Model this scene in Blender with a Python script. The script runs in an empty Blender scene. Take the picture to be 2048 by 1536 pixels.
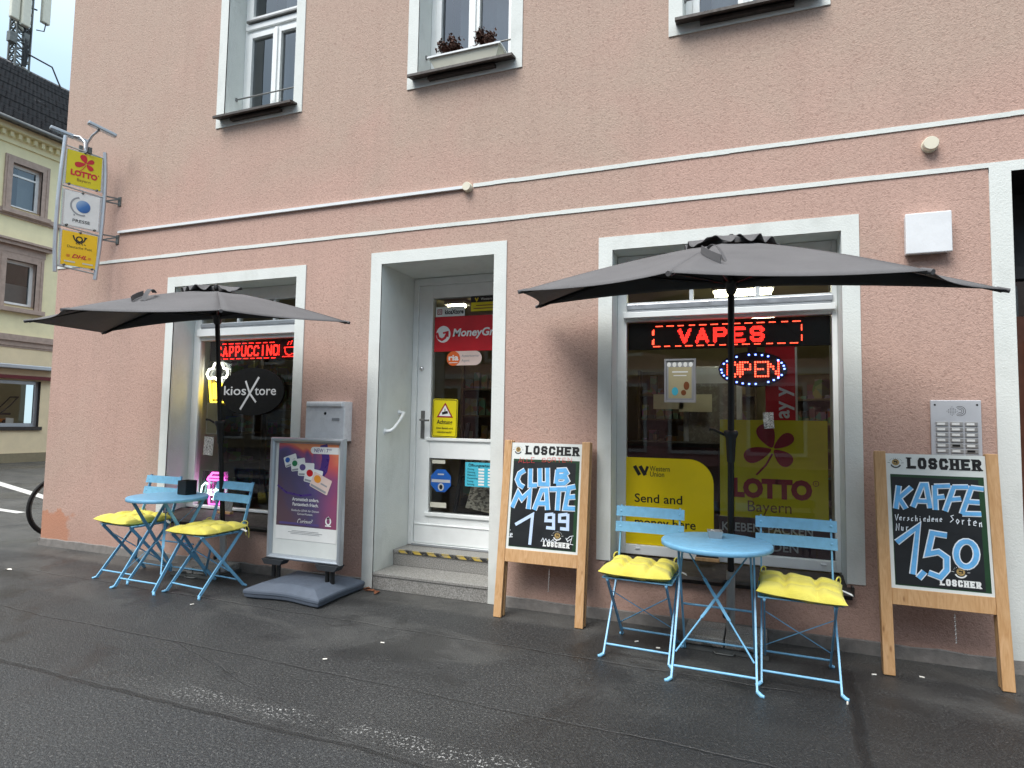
import bpy, bmesh, math, random
import numpy as np
from mathutils import Vector, Matrix
random.seed(7)
R = math.radians
SC = bpy.context.scene
COL = SC.collection

# ------------------------------------------------------------------ camera
YAW, PITCH, ROLL, FPX = -0.360981547, 0.0625357704, 0.016936683, 1211.44123
cam_d = bpy.data.cameras.new('camera')
cam = bpy.data.objects.new('camera', cam_d); COL.objects.link(cam)
cy, sy, cp, sp = math.cos(YAW), math.sin(YAW), math.cos(PITCH), math.sin(PITCH)
fw = Vector((sy * cp, cy * cp, sp)); r0 = Vector((cy, -sy, 0)); u0 = r0.cross(fw)
cr, sr = math.cos(ROLL), math.sin(ROLL)
rt = cr * r0 + sr * u0; up = -sr * r0 + cr * u0
cam.matrix_world = Matrix(((rt.x, up.x, -fw.x, 0), (rt.y, up.y, -fw.y, -4.3), (rt.z, up.z, -fw.z, 1.37), (0, 0, 0, 1)))
cam_d.sensor_fit = 'HORIZONTAL'; cam_d.sensor_width = 36.0; cam_d.lens = 36.0 * FPX / 2048
cam_d.clip_start = 0.05; cam_d.clip_end = 500
SC.camera = cam

# ------------------------------------------------------------------ world and sun (overcast)
W = bpy.data.worlds.new('World'); SC.world = W; W.use_nodes = True
wt = W.node_tree; wt.nodes.clear()
sky = wt.nodes.new('ShaderNodeTexSky'); sky.sky_type = 'NISHITA'; sky.sun_disc = False
sky.sun_elevation = R(55); sky.sun_rotation = R(200); sky.air_density = 1.0; sky.dust_density = .4
tc = wt.nodes.new('ShaderNodeTexCoord'); mp = wt.nodes.new('ShaderNodeMapping'); mp.inputs['Scale'].default_value = (1, 1, 2.4)
nz = wt.nodes.new('ShaderNodeTexNoise'); nz.inputs['Scale'].default_value = 2.2; nz.inputs['Detail'].default_value = 5
rp = wt.nodes.new('ShaderNodeValToRGB'); rp.color_ramp.elements[0].position = .30; rp.color_ramp.elements[1].position = .66
rp.color_ramp.elements[0].color = (.72, .72, .72, 1); rp.color_ramp.elements[1].color = (.97, .97, .97, 1)
mx = wt.nodes.new('ShaderNodeMix'); mx.data_type = 'RGBA'; sx_ = wt.nodes.new('ShaderNodeSeparateXYZ'); mr = wt.nodes.new('ShaderNodeMapRange'); mr.interpolation_type = 'SMOOTHSTEP'; mr.inputs[1].default_value = .30; mr.inputs[2].default_value = .95
cm = wt.nodes.new('ShaderNodeMix'); cm.data_type = 'RGBA'; cm.inputs[6].default_value = (2.0, 2.85, 3.45, 1); cm.inputs[7].default_value = (7.8, 8.1, 8.3, 1)   # overcast: the zenith is brighter than the horizon
bg = wt.nodes.new('ShaderNodeBackground'); bg.inputs['Strength'].default_value = .115
wo = wt.nodes.new('ShaderNodeOutputWorld')
L = wt.links.new
L(tc.outputs['Generated'], mp.inputs['Vector']); L(mp.outputs[0], nz.inputs['Vector']); L(nz.outputs['Fac'], rp.inputs[0])
L(tc.outputs['Generated'], sx_.inputs[0]); L(sx_.outputs[2], mr.inputs[0]); L(mr.outputs[0], cm.inputs[0]); L(cm.outputs[2], mx.inputs[7]); L(rp.outputs[0], mx.inputs[0]); L(sky.outputs[0], mx.inputs[6]); L(mx.outputs[2], bg.inputs[0]); L(bg.outputs[0], wo.inputs[0])
sd = bpy.data.lights.new('sun', 'SUN'); sd.energy = 1.5; sd.angle = R(33); sd.color = (1, .97, .93)
sun = bpy.data.objects.new('sun', sd); COL.objects.link(sun)
sun.rotation_euler = Vector((-.28, -.70, 1.15)).to_track_quat('Z', 'Y').to_euler()
VS = SC.view_settings; VS.view_transform = 'Standard'; VS.look = 'None'; VS.gamma = 1; VS.exposure = 1.40
SC.cycles.use_denoising = True; SC.cycles.max_bounces = 8; SC.cycles.transparent_max_bounces = 12
SC.cycles.sample_clamp_indirect = 4
SC.cycles.caustics_reflective = False; SC.cycles.caustics_refractive = False

# ------------------------------------------------------------------ materials
def lin(c): return tuple(((v / 255) / 12.92 if v / 255 <= .04045 else ((v / 255 + .055) / 1.055) ** 2.4) for v in c)
class NT:
    def __init__(s, name):
        s.m = bpy.data.materials.new(name); s.m.use_nodes = True; s.t = s.m.node_tree
        s.b = s.t.nodes['Principled BSDF']; s.out = s.t.nodes['Material Output']
        s.tc = s.t.nodes.new('ShaderNodeTexCoord'); s.co = s.tc.outputs['Object']
    def n(s, k): return s.t.nodes.new(k)
    def l(s, a, b): s.t.links.new(a, b)
    def put(s, inp, v):
        if hasattr(v, 'links'): s.l(v, inp)
        else:
            if hasattr(v, '__len__') and len(v) == 3 and len(inp.default_value) == 4: v = (*v, 1)
            inp.default_value = v
    def map(s, scale=(1, 1, 1), loc=(0, 0, 0), vec=None):
        m = s.n('ShaderNodeMapping'); s.put(m.inputs['Vector'], vec or s.co)
        m.inputs['Scale'].default_value = scale; m.inputs['Location'].default_value = loc; return m.outputs[0]
    def noise(s, scale, detail=3, rough=.55, vec=None, dist=0):
        m = s.n('ShaderNodeTexNoise'); s.put(m.inputs['Vector'], vec or s.co)
        m.inputs['Scale'].default_value = scale; m.inputs['Detail'].default_value = detail
        m.inputs['Roughness'].default_value = rough; m.inputs['Distortion'].default_value = dist; return m.outputs['Fac']
    def vor(s, scale, vec=None, feat='F1', out='Distance'):
        m = s.n('ShaderNodeTexVoronoi'); m.feature = feat; s.put(m.inputs['Vector'], vec or s.co); m.inputs['Scale'].default_value = scale
        return m.outputs[out]
    def ramp(s, f, *stops):
        m = s.n('ShaderNodeValToRGB'); e = m.color_ramp.elements
        while len(e) < len(stops): e.new(.5)
        for k, (p, c) in enumerate(stops):
            e[k].position = p; e[k].color = (c, c, c, 1) if not hasattr(c, '__len__') else (*c[:3], 1)
        s.put(m.inputs[0], f); return m.outputs[0]
    def mix(s, f, a, b, mode='MIX'):
        m = s.n('ShaderNodeMix'); m.data_type = 'RGBA'; m.blend_type = mode; m.clamp_factor = True
        s.put(m.inputs[0], f); s.put(m.inputs[6], a); s.put(m.inputs[7], b); return m.outputs[2]
    def ma(s, op, a, b=0, c=0):
        m = s.n('ShaderNodeMath'); m.operation = op; s.put(m.inputs[0], a); s.put(m.inputs[1], b); s.put(m.inputs[2], c); return m.outputs[0]
    def sst(s, v, lo, hi):
        m = s.n('ShaderNodeMapRange'); m.interpolation_type = 'SMOOTHSTEP'; s.put(m.inputs[0], v)
        m.inputs[1].default_value = lo; m.inputs[2].default_value = hi; m.inputs[3].default_value = 0; m.inputs[4].default_value = 1; return m.outputs[0]
    def xyz(s, vec=None):
        m = s.n('ShaderNodeSeparateXYZ'); s.put(m.inputs[0], vec or s.co); return m.outputs
    def bump(s, h, strength=.3, dist=.01, prev=None):
        m = s.n('ShaderNodeBump'); s.put(m.inputs['Height'], h); m.inputs['Strength'].default_value = strength; m.inputs['Distance'].default_value = dist
        if prev is not None: s.l(prev, m.inputs['Normal'])
        s.l(m.outputs[0], s.b.inputs['Normal']); return m.outputs[0]
    def set(s, **k):
        for a, v in k.items(): s.put(s.b.inputs[{'col': 'Base Color', 'rough': 'Roughness', 'metal': 'Metallic', 'spec': 'Specular IOR Level', 'coat': 'Coat Weight', 'alpha': 'Alpha', 'em': 'Emission Color', 'es': 'Emission Strength', 'sheen': 'Sheen Weight'}[a]], v)
        return s
MATS = {}
def paint(name, rgb, rough=.5, metal=0, var=.12, nscale=9, bump=0, bscale=200, bdist=.002, raw=False, spec=.5):
    """a plain surface with slight procedural wear in colour and gloss"""
    if name in MATS: return MATS[name]
    c = rgb if raw else lin(rgb)
    s = NT(name); f = s.noise(nscale, 4, .6)
    lo = tuple(max(0, v * (1 - var)) for v in c); hi = tuple(min(1, v * (1 + var)) for v in c)
    s.set(col=s.ramp(f, (.3, lo), (.7, hi)), rough=s.ramp(s.noise(nscale * 2.3, 3), (.3, max(.02, rough - .08)), (.7, min(1, rough + .08))), metal=metal, spec=spec)
    if bump: s.bump(s.noise(bscale, 2), bump, bdist)
    MATS[name] = s.m; return s.m
def glow(name, rgb, strength, raw=True):
    if name in MATS: return MATS[name]
    s = NT(name); f = s.noise(30, 2)
    s.set(col=(.02, .02, .02), em=s.ramp(f, (.3, tuple(v * .9 for v in rgb)), (.7, rgb)), es=strength, rough=.5)
    MATS[name] = s.m; return s.m

# stucco of the pink house: pinkish and greyer fields, roughcast relief, a repainted patch at the corner, a darker run near the ground
s = NT('pink_stucco'); x, y, z = s.xyz()
f1 = s.ramp(s.ma('ADD', s.noise(.55, 4, .6, dist=.6), s.ma('ADD', s.ma('MULTIPLY', s.sst(z, 2.9, 4.2), .22), -.10)), (.40, 0), (.62, 1)); f2 = s.ramp(s.noise(2.1, 5, .65), (.3, 0), (.75, 1))
c = s.mix(f1, (.545, .364, .302), (.490, .372, .302)); c = s.mix(s.ma('MULTIPLY', f2, .55), c, (.470, .318, .262))
grain = s.noise(62, 3, .62, dist=1.1); c = s.mix(s.ramp(grain, (.32, .42), (.50, 0)), c, (.24, .14, .11)); c = s.mix(s.ramp(grain, (.54, 0), (.70, .25)), c, (.70, .46, .37))
c = s.mix(s.ma('MULTIPLY', s.ramp(s.noise(1.4, 3, .6, vec=s.map((6, 6, .35))), (.52, 0), (.72, 1)), .13), c, (.30, .20, .165))
edge = s.ma('ADD', s.ma('MULTIPLY', s.noise(7, 3), .3), -.15)
px = s.sst(s.ma('ADD', x, edge), -6.42, -6.48); pz = s.sst(s.ma('ADD', z, s.ma('MULTIPLY', edge, .8)), .36, .33)
c = s.mix(s.ma('MULTIPLY', s.ma('MULTIPLY', px, pz), .75), c, (.52, .22, .12))
dirt = s.ma('MULTIPLY', s.sst(s.ma('ADD', z, s.ma('MULTIPLY', s.noise(2.6, 4), .5)), .75, .2), .35); c = s.mix(dirt, c, (.33, .185, .14))
s.set(col=c, rough=.92, spec=.25)
s.bump(s.ma('ADD', grain, s.ma('MULTIPLY', s.noise(150, 2), .3)), .40, .015); MATS['pink_stucco'] = s.m

s = NT('white_plaster'); f = s.noise(5, 5, .6); st = s.ramp(s.noise(3.2, 5, .65, vec=s.map((1.6, 1.6, 1))), (.52, 0), (.8, .35))
c = s.mix(f, (.66, .69, .655), (.78, .80, .77)); c = s.mix(st, c, (.42, .43, .40)); x, y, z = s.xyz()
c = s.mix(s.ma('MULTIPLY', s.sst(s.ma('ADD', z, s.ma('MULTIPLY', s.noise(8, 4), .3)), .5, .12), .4), c, (.36, .35, .31))
s.set(col=c, rough=.85, spec=.3); s.bump(s.noise(85, 3, .6, dist=.6), .35, .006); MATS['white_plaster'] = s.m
paint('white_wood', (234, 237, 236), .42, var=.05, nscale=6)
paint('white_plastic', (226, 229, 230), .35, var=.03)
paint('cream_plastic', (222, 216, 196), .5, var=.05)
paint('white_enamel', (227, 229, 231), .28, var=.04)
paint('sheet_metal_dark', (60, 54, 50), .6, .1, var=.3, nscale=14)
paint('zinc', (120, 120, 118), .45, .6, var=.2)
paint('aluminium', (188, 192, 197), .36, .7, var=.03, nscale=6)
paint('aluminium_frame', (178, 184, 190), .36, .55, var=.025, nscale=6)
paint('steel', (178, 178, 176), .38, .6, var=.1)
paint('chrome', (215, 215, 215), .12, 1, var=.03)
paint('black_metal', (17, 17, 18), .45, .2, var=.25)
paint('black_plastic', (14, 14, 15), .45, var=.2)
paint('grey_plastic', (86, 95, 108), .62, var=.08, nscale=14, bump=.10, bscale=260)
paint('dark_grey_plastic', (48, 51, 55), .55, var=.15)
paint('blue_paint', (126, 186, 222), .42, var=.10, nscale=22)
paint('yellow_lettering_white', (236, 236, 232), .6, var=.05)
paint('white_print', (232, 233, 230), .55, var=.04)
paint('grey_print', (150, 152, 155), .55, var=.06)
paint('black_print', (16, 15, 16), .5, var=.15)
paint('red_print', (196, 18, 32), .4, var=.12, nscale=5)
paint('dark_red_print', (150, 24, 44), .45, var=.12)
paint('yellow_print', (238, 208, 0), .42, var=.05, nscale=4)
paint('post_yellow', (244, 196, 0), .42, var=.05)
paint('lotto_yellow', (220, 204, 10), .45, var=.10, nscale=3)
paint('brown_print', (120, 66, 30), .5, var=.1)
paint('orange_print', (226, 104, 40), .45, var=.06)
paint('blush_print', (226, 202, 192), .5, var=.05)
paint('blue_print', (28, 92, 176), .45, var=.1)
paint('cyan_print', (72, 182, 206), .5, var=.06)
paint('plum_print', (58, 26, 36), .5, var=.15)
paint('lettering_grey', (186, 188, 190), .5, var=.05)
paint('chalk_blue', (104, 178, 232), .75, var=.14, nscale=25)
paint('chalk_pale', (196, 216, 244), .75, var=.08, nscale=25)
paint('chalk_white', (232, 238, 244), .8, var=.06, nscale=30)
paint('chalk_red', (214, 70, 70), .8, var=.15, nscale=30)
paint('board_black', (17, 22, 26), .5, var=.35, nscale=7)
paint('board_green', (24, 62, 34), .5, var=.2)
paint('board_white', (222, 226, 222), .45, var=.04)
paint('gold_print', (176, 148, 92), .5, var=.25, nscale=60)
paint('brown_leaf', (112, 66, 40), .8, var=.35, nscale=60)
paint('butt_paper', (226, 222, 212), .8, var=.1)
paint('dry_plant', (74, 46, 34), .85, var=.4, nscale=40)
paint('dry_plant_green', (66, 66, 40), .85, var=.4, nscale=40)
paint('sign_black', (9, 9, 9), .6, spec=.2)
paint('rubber', (20, 20, 21), .8, var=.2)
paint('khaki_wall', (176, 166, 132), .85, var=.07, nscale=3)
paint('shop_floor', (92, 82, 72), .5, var=.15, nscale=4)
paint('shelf_wood', (120, 104, 84), .6, var=.15, nscale=10)
paint('dark_cabinet', (66, 28, 34), .5, var=.2)
paint('fridge_white', (176, 184, 200), .4, var=.06)
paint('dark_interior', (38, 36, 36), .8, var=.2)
paint('curtain', (214, 216, 222), .9, var=.05, nscale=6)
paint('entrance_brown', (92, 52, 34), .5, var=.25, nscale=8)
paint('entrance_dark', (44, 44, 45), .6, var=.2)
paint('concrete', (122, 118, 114), .9, var=.2, nscale=18, bump=.4, bscale=120, bdist=.006)
paint('yellow_render', (240, 231, 190), .9, var=.06, nscale=3, bump=.3, bscale=60, bdist=.006)
paint('cream_render', (236, 218, 182), .9, var=.06, nscale=3)
paint('sandstone', (176, 156, 144), .85, var=.14, nscale=8)
paint('plinth_stone', (142, 132, 108), .9, var=.12)
paint('dark_red_metal', (98, 24, 30), .45, var=.1)
paint('ivory_panel', (206, 204, 188), .45, var=.06)
paint('galvanised', (104, 106, 104), .55, .5, var=.25)
paint('mower_orange', (206, 120, 24), .45, var=.1)
paint('opposite_render', (196, 150, 146), .9, var=.12, nscale=1.2)
paint('brown_glass', (120, 118, 116), .25, .1, var=.2)
paint('road_white', (196, 196, 192), .7, var=.25, nscale=40)

s = NT('granite'); f = s.noise(120, 3, .7); g = s.vor(170)
c = s.ramp(f, (.32, (.09, .088, .082)), (.5, (.27, .265, .25)), (.68, (.47, .46, .44)))
c = s.mix(s.ma('MULTIPLY', s.noise(4, 4), .6), c, (.17, .16, .14)); s.set(col=c, rough=.72); s.bump(f, .25, .003); MATS['granite'] = s.m

s = NT('stained_wood'); gv = s.map((16, 16, 1.1)); f = s.noise(3.2, 5, .62, vec=gv, dist=1.4)
c = s.ramp(f, (.28, (.46, .245, .10)), (.5, (.56, .33, .155)), (.72, (.64, .40, .215)))
kn = s.vor(3.1, vec=s.map((5, 5, 1.6))); c = s.mix(s.ramp(kn, (.04, .75), (.12, 0)), c, (.22, .09, .03))
s.set(col=c, rough=s.ramp(f, (.3, .42), (.7, .6))); s.bump(f, .12, .002); MATS['stained_wood'] = s.m

s = NT('canvas_grey'); wv = s.ma('ADD', s.ma('MULTIPLY', s.noise(700, 1), .5), s.ma('ADD', s.ma('MULTIPLY', s.noise(3, 4), 1.5), s.ma('MULTIPLY', s.noise(11, 3, .6, dist=1.5), 1.1)))
c = s.ramp(s.noise(2.5, 5, .6), (.3, (.118, .116, .119)), (.7, (.148, .145, .149))); s.set(col=c, rough=.9, spec=.2)
s.bump(wv, .30, .012); MATS['canvas_grey'] = s.m

s = NT('yellow_cloth'); f = s.noise(5, 4, .6)
c = s.ramp(f, (.3, (.74, .64, .095)), (.7, (.82, .73, .15))); s.set(col=c, rough=.88, spec=.2, sheen=.2)
s.bump(s.ma('ADD', s.noise(420, 2), s.ma('MULTIPLY', s.noise(24, 3, .6, dist=1.2), 2.2)), .32, .006); MATS['yellow_cloth'] = s.m

s = NT('roof_tiles'); x, y, z = s.xyz()
cr_ = s.ma('FRACT', s.ma('MULTIPLY', z, 4.4)); cl = s.ma('FRACT', s.ma('ADD', s.ma('MULTIPLY', y, 4.2), s.ma('MULTIPLY', s.ma('FLOOR', s.ma('MULTIPLY', z, 4.4)), .5)))
rnd = s.vor(4.3, vec=s.map((.1, 1, 1)), out='Color')
c = s.mix(s.noise(1.2, 4), (.075, .072, .076), (.135, .128, .13)); c = s.mix(s.sst(cr_, .78, .99), c, (.008, .008, .009)); c = s.mix(s.sst(cl, .9, 1), c, (.01, .01, .011))
s.set(col=c, rough=.6); s.bump(s.ma('ADD', s.ma('MULTIPLY', cr_, -1), s.ma('SINE', s.ma('MULTIPLY', cl, 6.28))), .8, .05); MATS['roof_tiles'] = s.m

# window glass: clear with a mirror share that grows towards grazing views
def glass(name, tint, base=.05, blend=.30, rough=0.0):
    s = NT(name); s.t.nodes.remove(s.b)
    lw = s.n('ShaderNodeLayerWeight'); lw.inputs['Blend'].default_value = blend
    fac = s.ma('ADD', s.ma('MULTIPLY', lw.outputs['Fresnel'], .9), base); fac = s.ma('MINIMUM', fac, .95)
    tr = s.n('ShaderNodeBsdfTransparent'); tr.inputs[0].default_value = (*tint, 1)
    gl = s.n('ShaderNodeBsdfGlossy'); gl.inputs['Roughness'].default_value = rough; gl.inputs[0].default_value = (.95, .96, 1, 1)
    bp = s.n('ShaderNodeBump'); bp.inputs['Strength'].default_value = .012; bp.inputs['Distance'].default_value = .02; s.l(s.noise(1.6, 2), bp.inputs['Height']); s.l(bp.outputs[0], gl.inputs['Normal'])
    mx = s.n('ShaderNodeMixShader'); s.l(fac, mx.inputs[0]); s.l(tr.outputs[0], mx.inputs[1]); s.l(gl.outputs[0], mx.inputs[2]); s.l(mx.outputs[0], s.out.inputs[0])
    MATS[name] = s.m; return s.m
glass('shop_glass', (.92, .95, .93), .025, .26); glass('door_glass', (.92, .94, .92), .02, .26); glass('upper_glass', (.55, .58, .58), .12, .30); glass('far_glass', (.45, .5, .5), .12)
glass('clear_glass', (.75, .8, .8), .08)

# asphalt: damp patches, seams between the paved strips, a worn speckled paint line, a filled trench
s = NT('wet_asphalt'); x, y, z = s.xyz()
g1 = s.noise(230, 2, .7); g2 = s.vor(150)
big = s.ramp(s.noise(.9, 5, .62, dist=.5), (.36, 0), (.64, 1)); mid = s.ramp(s.noise(3.4, 5, .65), (.35, 0), (.7, 1))
c = s.mix(big, (.027, .028, .0285), (.050, .051, .050)); c = s.mix(s.ma('MULTIPLY', mid, .5), c, (.034, .035, .0355))
road = s.sst(s.ma('ADD', y, s.ma('MULTIPLY', s.noise(1.5, 2), .06)), -2.03, -2.09); c = s.mix(s.ma('MULTIPLY', road, .45), c, (.036, .040, .044))
g3 = s.noise(78, 3, .75); c = s.mix(s.ramp(g3, (.36, .9), (.50, 0)), c, (.010, .010, .011)); c = s.mix(s.ramp(g3, (.56, 0), (.66, .8)), c, (.155, .155, .148)); fl = s.vor(26, out='Distance'); c = s.mix(s.ramp(fl, (.05, .8), (.09, 0)), c, (.22, .215, .20))
jit = s.ma('MULTIPLY', s.ma('SUBTRACT', s.noise(5, 4, .6), .5), .10); jit2 = s.ma('MULTIPLY', s.ma('SUBTRACT', s.noise(1.1, 2), .5), .12)
def seam(c, x0, y0, x1, y1, w, strength, colr=(.010, .010, .010)):
    dx, dy = x1 - x0, y1 - y0; ln = math.hypot(dx, dy); nx, ny = -dy / ln, dx / ln
    d = s.ma('ABSOLUTE', s.ma('ADD', s.ma('ADD', s.ma('ADD', s.ma('MULTIPLY', x, nx), s.ma('MULTIPLY', y, ny)), -(x0 * nx + y0 * ny)), s.ma('ADD', s.ma('MULTIPLY', jit, .5), s.ma('MULTIPLY', jit2, .6))))
    t = s.ma('ADD', s.ma('MULTIPLY', x, dx / ln), s.ma('ADD', s.ma('MULTIPLY', y, dy / ln), -(x0 * dx + y0 * dy) / ln))
    inn = s.ma('MULTIPLY', s.sst(t, 0, .05), s.sst(t, ln, ln - .05))
    m = s.ma('MULTIPLY', s.ma('MULTIPLY', s.sst(d, w, w * .35), inn), s.ma('MULTIPLY', s.ramp(s.noise(2.3, 4), (.3, .55), (.6, 1)), strength)); return s.mix(m, c, colr), m
m_all = None
for (a, b, e, f_, w, st) in ((-9, -.70, .30, -.757, .012, .9), (-9, -1.40, -1.6, -1.50, .011, .8), (-1.6, -1.51, 1.2, -1.57, .011, .7), (-6, -2.03, 3, -2.12, .022, .8),
                             (.565, -.30, .40, -2.2, .036, 1.0), (-5.4, -1.42, -4.6, -.42, .008, .6), (-4.65, -1.45, -8, -2.4, .008, .6), (-3.3, -1.46, -1.4, -2.1, .005, .5), (2.4, -.2, 1.6, -2, .01, .5)):
    c, m = seam(c, a, b, e, f_, w, st); m_all = m if m_all is None else s.ma('MAXIMUM', m_all, m)
band = s.ma('ABSOLUTE', s.ma('ADD', s.ma('ADD', y, 1.955), s.ma('MULTIPLY', jit2, .4))); band = s.sst(s.ma('ADD', band, s.ma('MULTIPLY', s.ma('SUBTRACT', s.noise(14, 3), .5), .09)), .085, .03)
sp_ = s.ma('MULTIPLY', band, s.ramp(s.noise(72, 2, .7), (.585, 0), (.62, 1))); sp_ = s.ma('MULTIPLY', sp_, s.ma('MULTIPLY', s.ramp(s.noise(2.6, 4, .6), (.36, .05), (.60, 1)), s.ma('ADD', .35, s.ma('MULTIPLY', s.sst(x, -3.4, -1.2), .65))))
sp_ = s.ma('MULTIPLY', sp_, s.sst(x, -4.3, -2.2)); c = s.mix(s.ma('MULTIPLY', sp_, .95), c, (.62, .62, .60))
dust = s.vor(11, vec=s.map((1, 1, 1), loc=(3.3, 1.7, 0))); c = s.mix(s.ramp(dust, (.018, .8), (.035, 0)), c, (.40, .39, .36))
dampn = s.ma('ADD', s.noise(1.15, 5, .6, vec=s.map((1, 1, 1), loc=(2.1, .4, 0)), dist=.8), s.ma('MULTIPLY', s.noise(9, 4), .12))
damp = s.ma('MULTIPLY', s.ramp(dampn, (.575, 0), (.66, .9)), s.sst(y, -2.4, -1.9))
wet2 = s.ma('MULTIPLY', s.sst(s.ma('ADD', s.ma('ADD', x, s.ma('MULTIPLY', y, -.9)), s.ma('MULTIPLY', s.ma('SUBTRACT', s.noise(1.7, 5, .62), .5), 2.2)), .1, 1.1), s.sst(s.ma('ADD', y, s.ma('MULTIPLY', s.ma('SUBTRACT', s.noise(3.1, 5, .6), .5), .9)), -.55, -.95)); damp = s.ma('MAXIMUM', damp, s.ma('MULTIPLY', wet2, .8))
dry = s.ma('MULTIPLY', s.ramp(s.noise(1.3, 5, .6, vec=s.map((1, 1.6, 1), loc=(7.1, 3.4, 0)), dist=.6), (.50, 0), (.62, 1)), s.sst(y, -1.5, -.9)); c = s.mix(s.ma('MULTIPLY', dry, .5), c, (.092, .092, .087))
c = s.mix(s.ma('MULTIPLY', damp, .55), c, (.014, .014, .014))
strip = s.sst(s.ma('ADD', y, s.ma('MULTIPLY', jit, 1.2)), -.34, -.24); c = s.mix(s.ma('MULTIPLY', strip, s.ramp(s.noise(2, 4), (.35, .15), (.65, .6))), c, (.115, .112, .103))
rg = s.mix(damp, s.ramp(s.noise(2.2, 4), (.3, .42), (.7, .64)), (.30, .30, .30)); s.set(col=c, rough=rg, spec=.5)
h = s.ma('ADD', g1, s.ma('MULTIPLY', g2, .8)); h = s.ma('SUBTRACT', h, s.ma('MULTIPLY', m_all, 1.5)); s.bump(h, .7, .007); MATS['wet_asphalt'] = s.m

# the print of the pavement poster: a violet field with an orange glow in its upper corner
s = NT('poster_print'); x, y, z = s.xyz()
wv = s.ma('ADD', s.ma('MULTIPLY', s.noise(3.2, 2, vec=s.map((1, 0, 1)), dist=1.2), .5), 0)
q = s.ma('ADD', s.ma('ADD', s.ma('MULTIPLY', s.ma('ADD', x, 3.26), .95), s.ma('MULTIPLY', s.ma('ADD', z, -.80), .62)), s.ma('ADD', wv, s.ma('MULTIPLY', s.sst(s.ma('ADD', z, s.ma('MULTIPLY', wv, .5)), 1.20, 1.32), .34)))
c = s.ramp(q, (.0, lin((66, 22, 52))), (.22, lin((38, 26, 84))), (.42, lin((62, 44, 116))), (.56, lin((136, 44, 104))), (.68, lin((204, 72, 62))), (.82, lin((228, 132, 74))))
rs = s.ma('MULTIPLY', s.sst(x, -3.18, -2.95), s.sst(z, .98, .70)); c = s.mix(s.ma('MULTIPLY', rs, .55), c, lin((168, 34, 74)))
c = s.mix(.10, c, (.55, .52, .55)); s.set(col=c, rough=.28); MATS['poster_print'] = s.m
# newsprint
s = NT('newsprint'); x, y, z = s.xyz(); c = s.mix(s.ramp(s.vor(38, vec=s.map((1, 1, 1.7)), out='Color'), (.3, 0), (.6, 1)), (.16, .14, .11), (.62, .57, .46)); s.set(col=c, rough=.8); MATS['newsprint'] = s.m
s = NT('sticker_print'); c = s.ramp(s.noise(60, 4, .7, dist=2), (.42, (.05, .05, .05)), (.5, (.3, .3, .29)), (.58, (.55, .55, .53))); s.set(col=c, rough=.5); MATS['sticker_print'] = s.m
s = NT('goods_mixed'); vc = s.vor(9, vec=s.map((1, .2, 1.4)), out='Color'); c = s.mix(.55, vc, (.20, .17, .13)); c = s.mix(.45, c, (.16, .14, .11)); s.set(col=c, rough=.5); MATS['goods_mixed'] = s.m
s = NT('hazard_tape'); x, y, z = s.xyz(); st = s.ma('FRACT', s.ma('ADD', s.ma('MULTIPLY', x, 7.2), s.ma('MULTIPLY', z, 9))); c = s.mix(s.sst(st, .48, .52), (.02, .02, .02), (.50, .36, .06)); c = s.mix(s.ramp(s.noise(30, 4, .7), (.5, 0), (.62, .7)), c, (.26, .25, .23)); s.set(col=c, rough=.7); MATS['hazard_tape'] = s.m
def M(n): return MATS[n] if isinstance(n, str) else n

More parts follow.
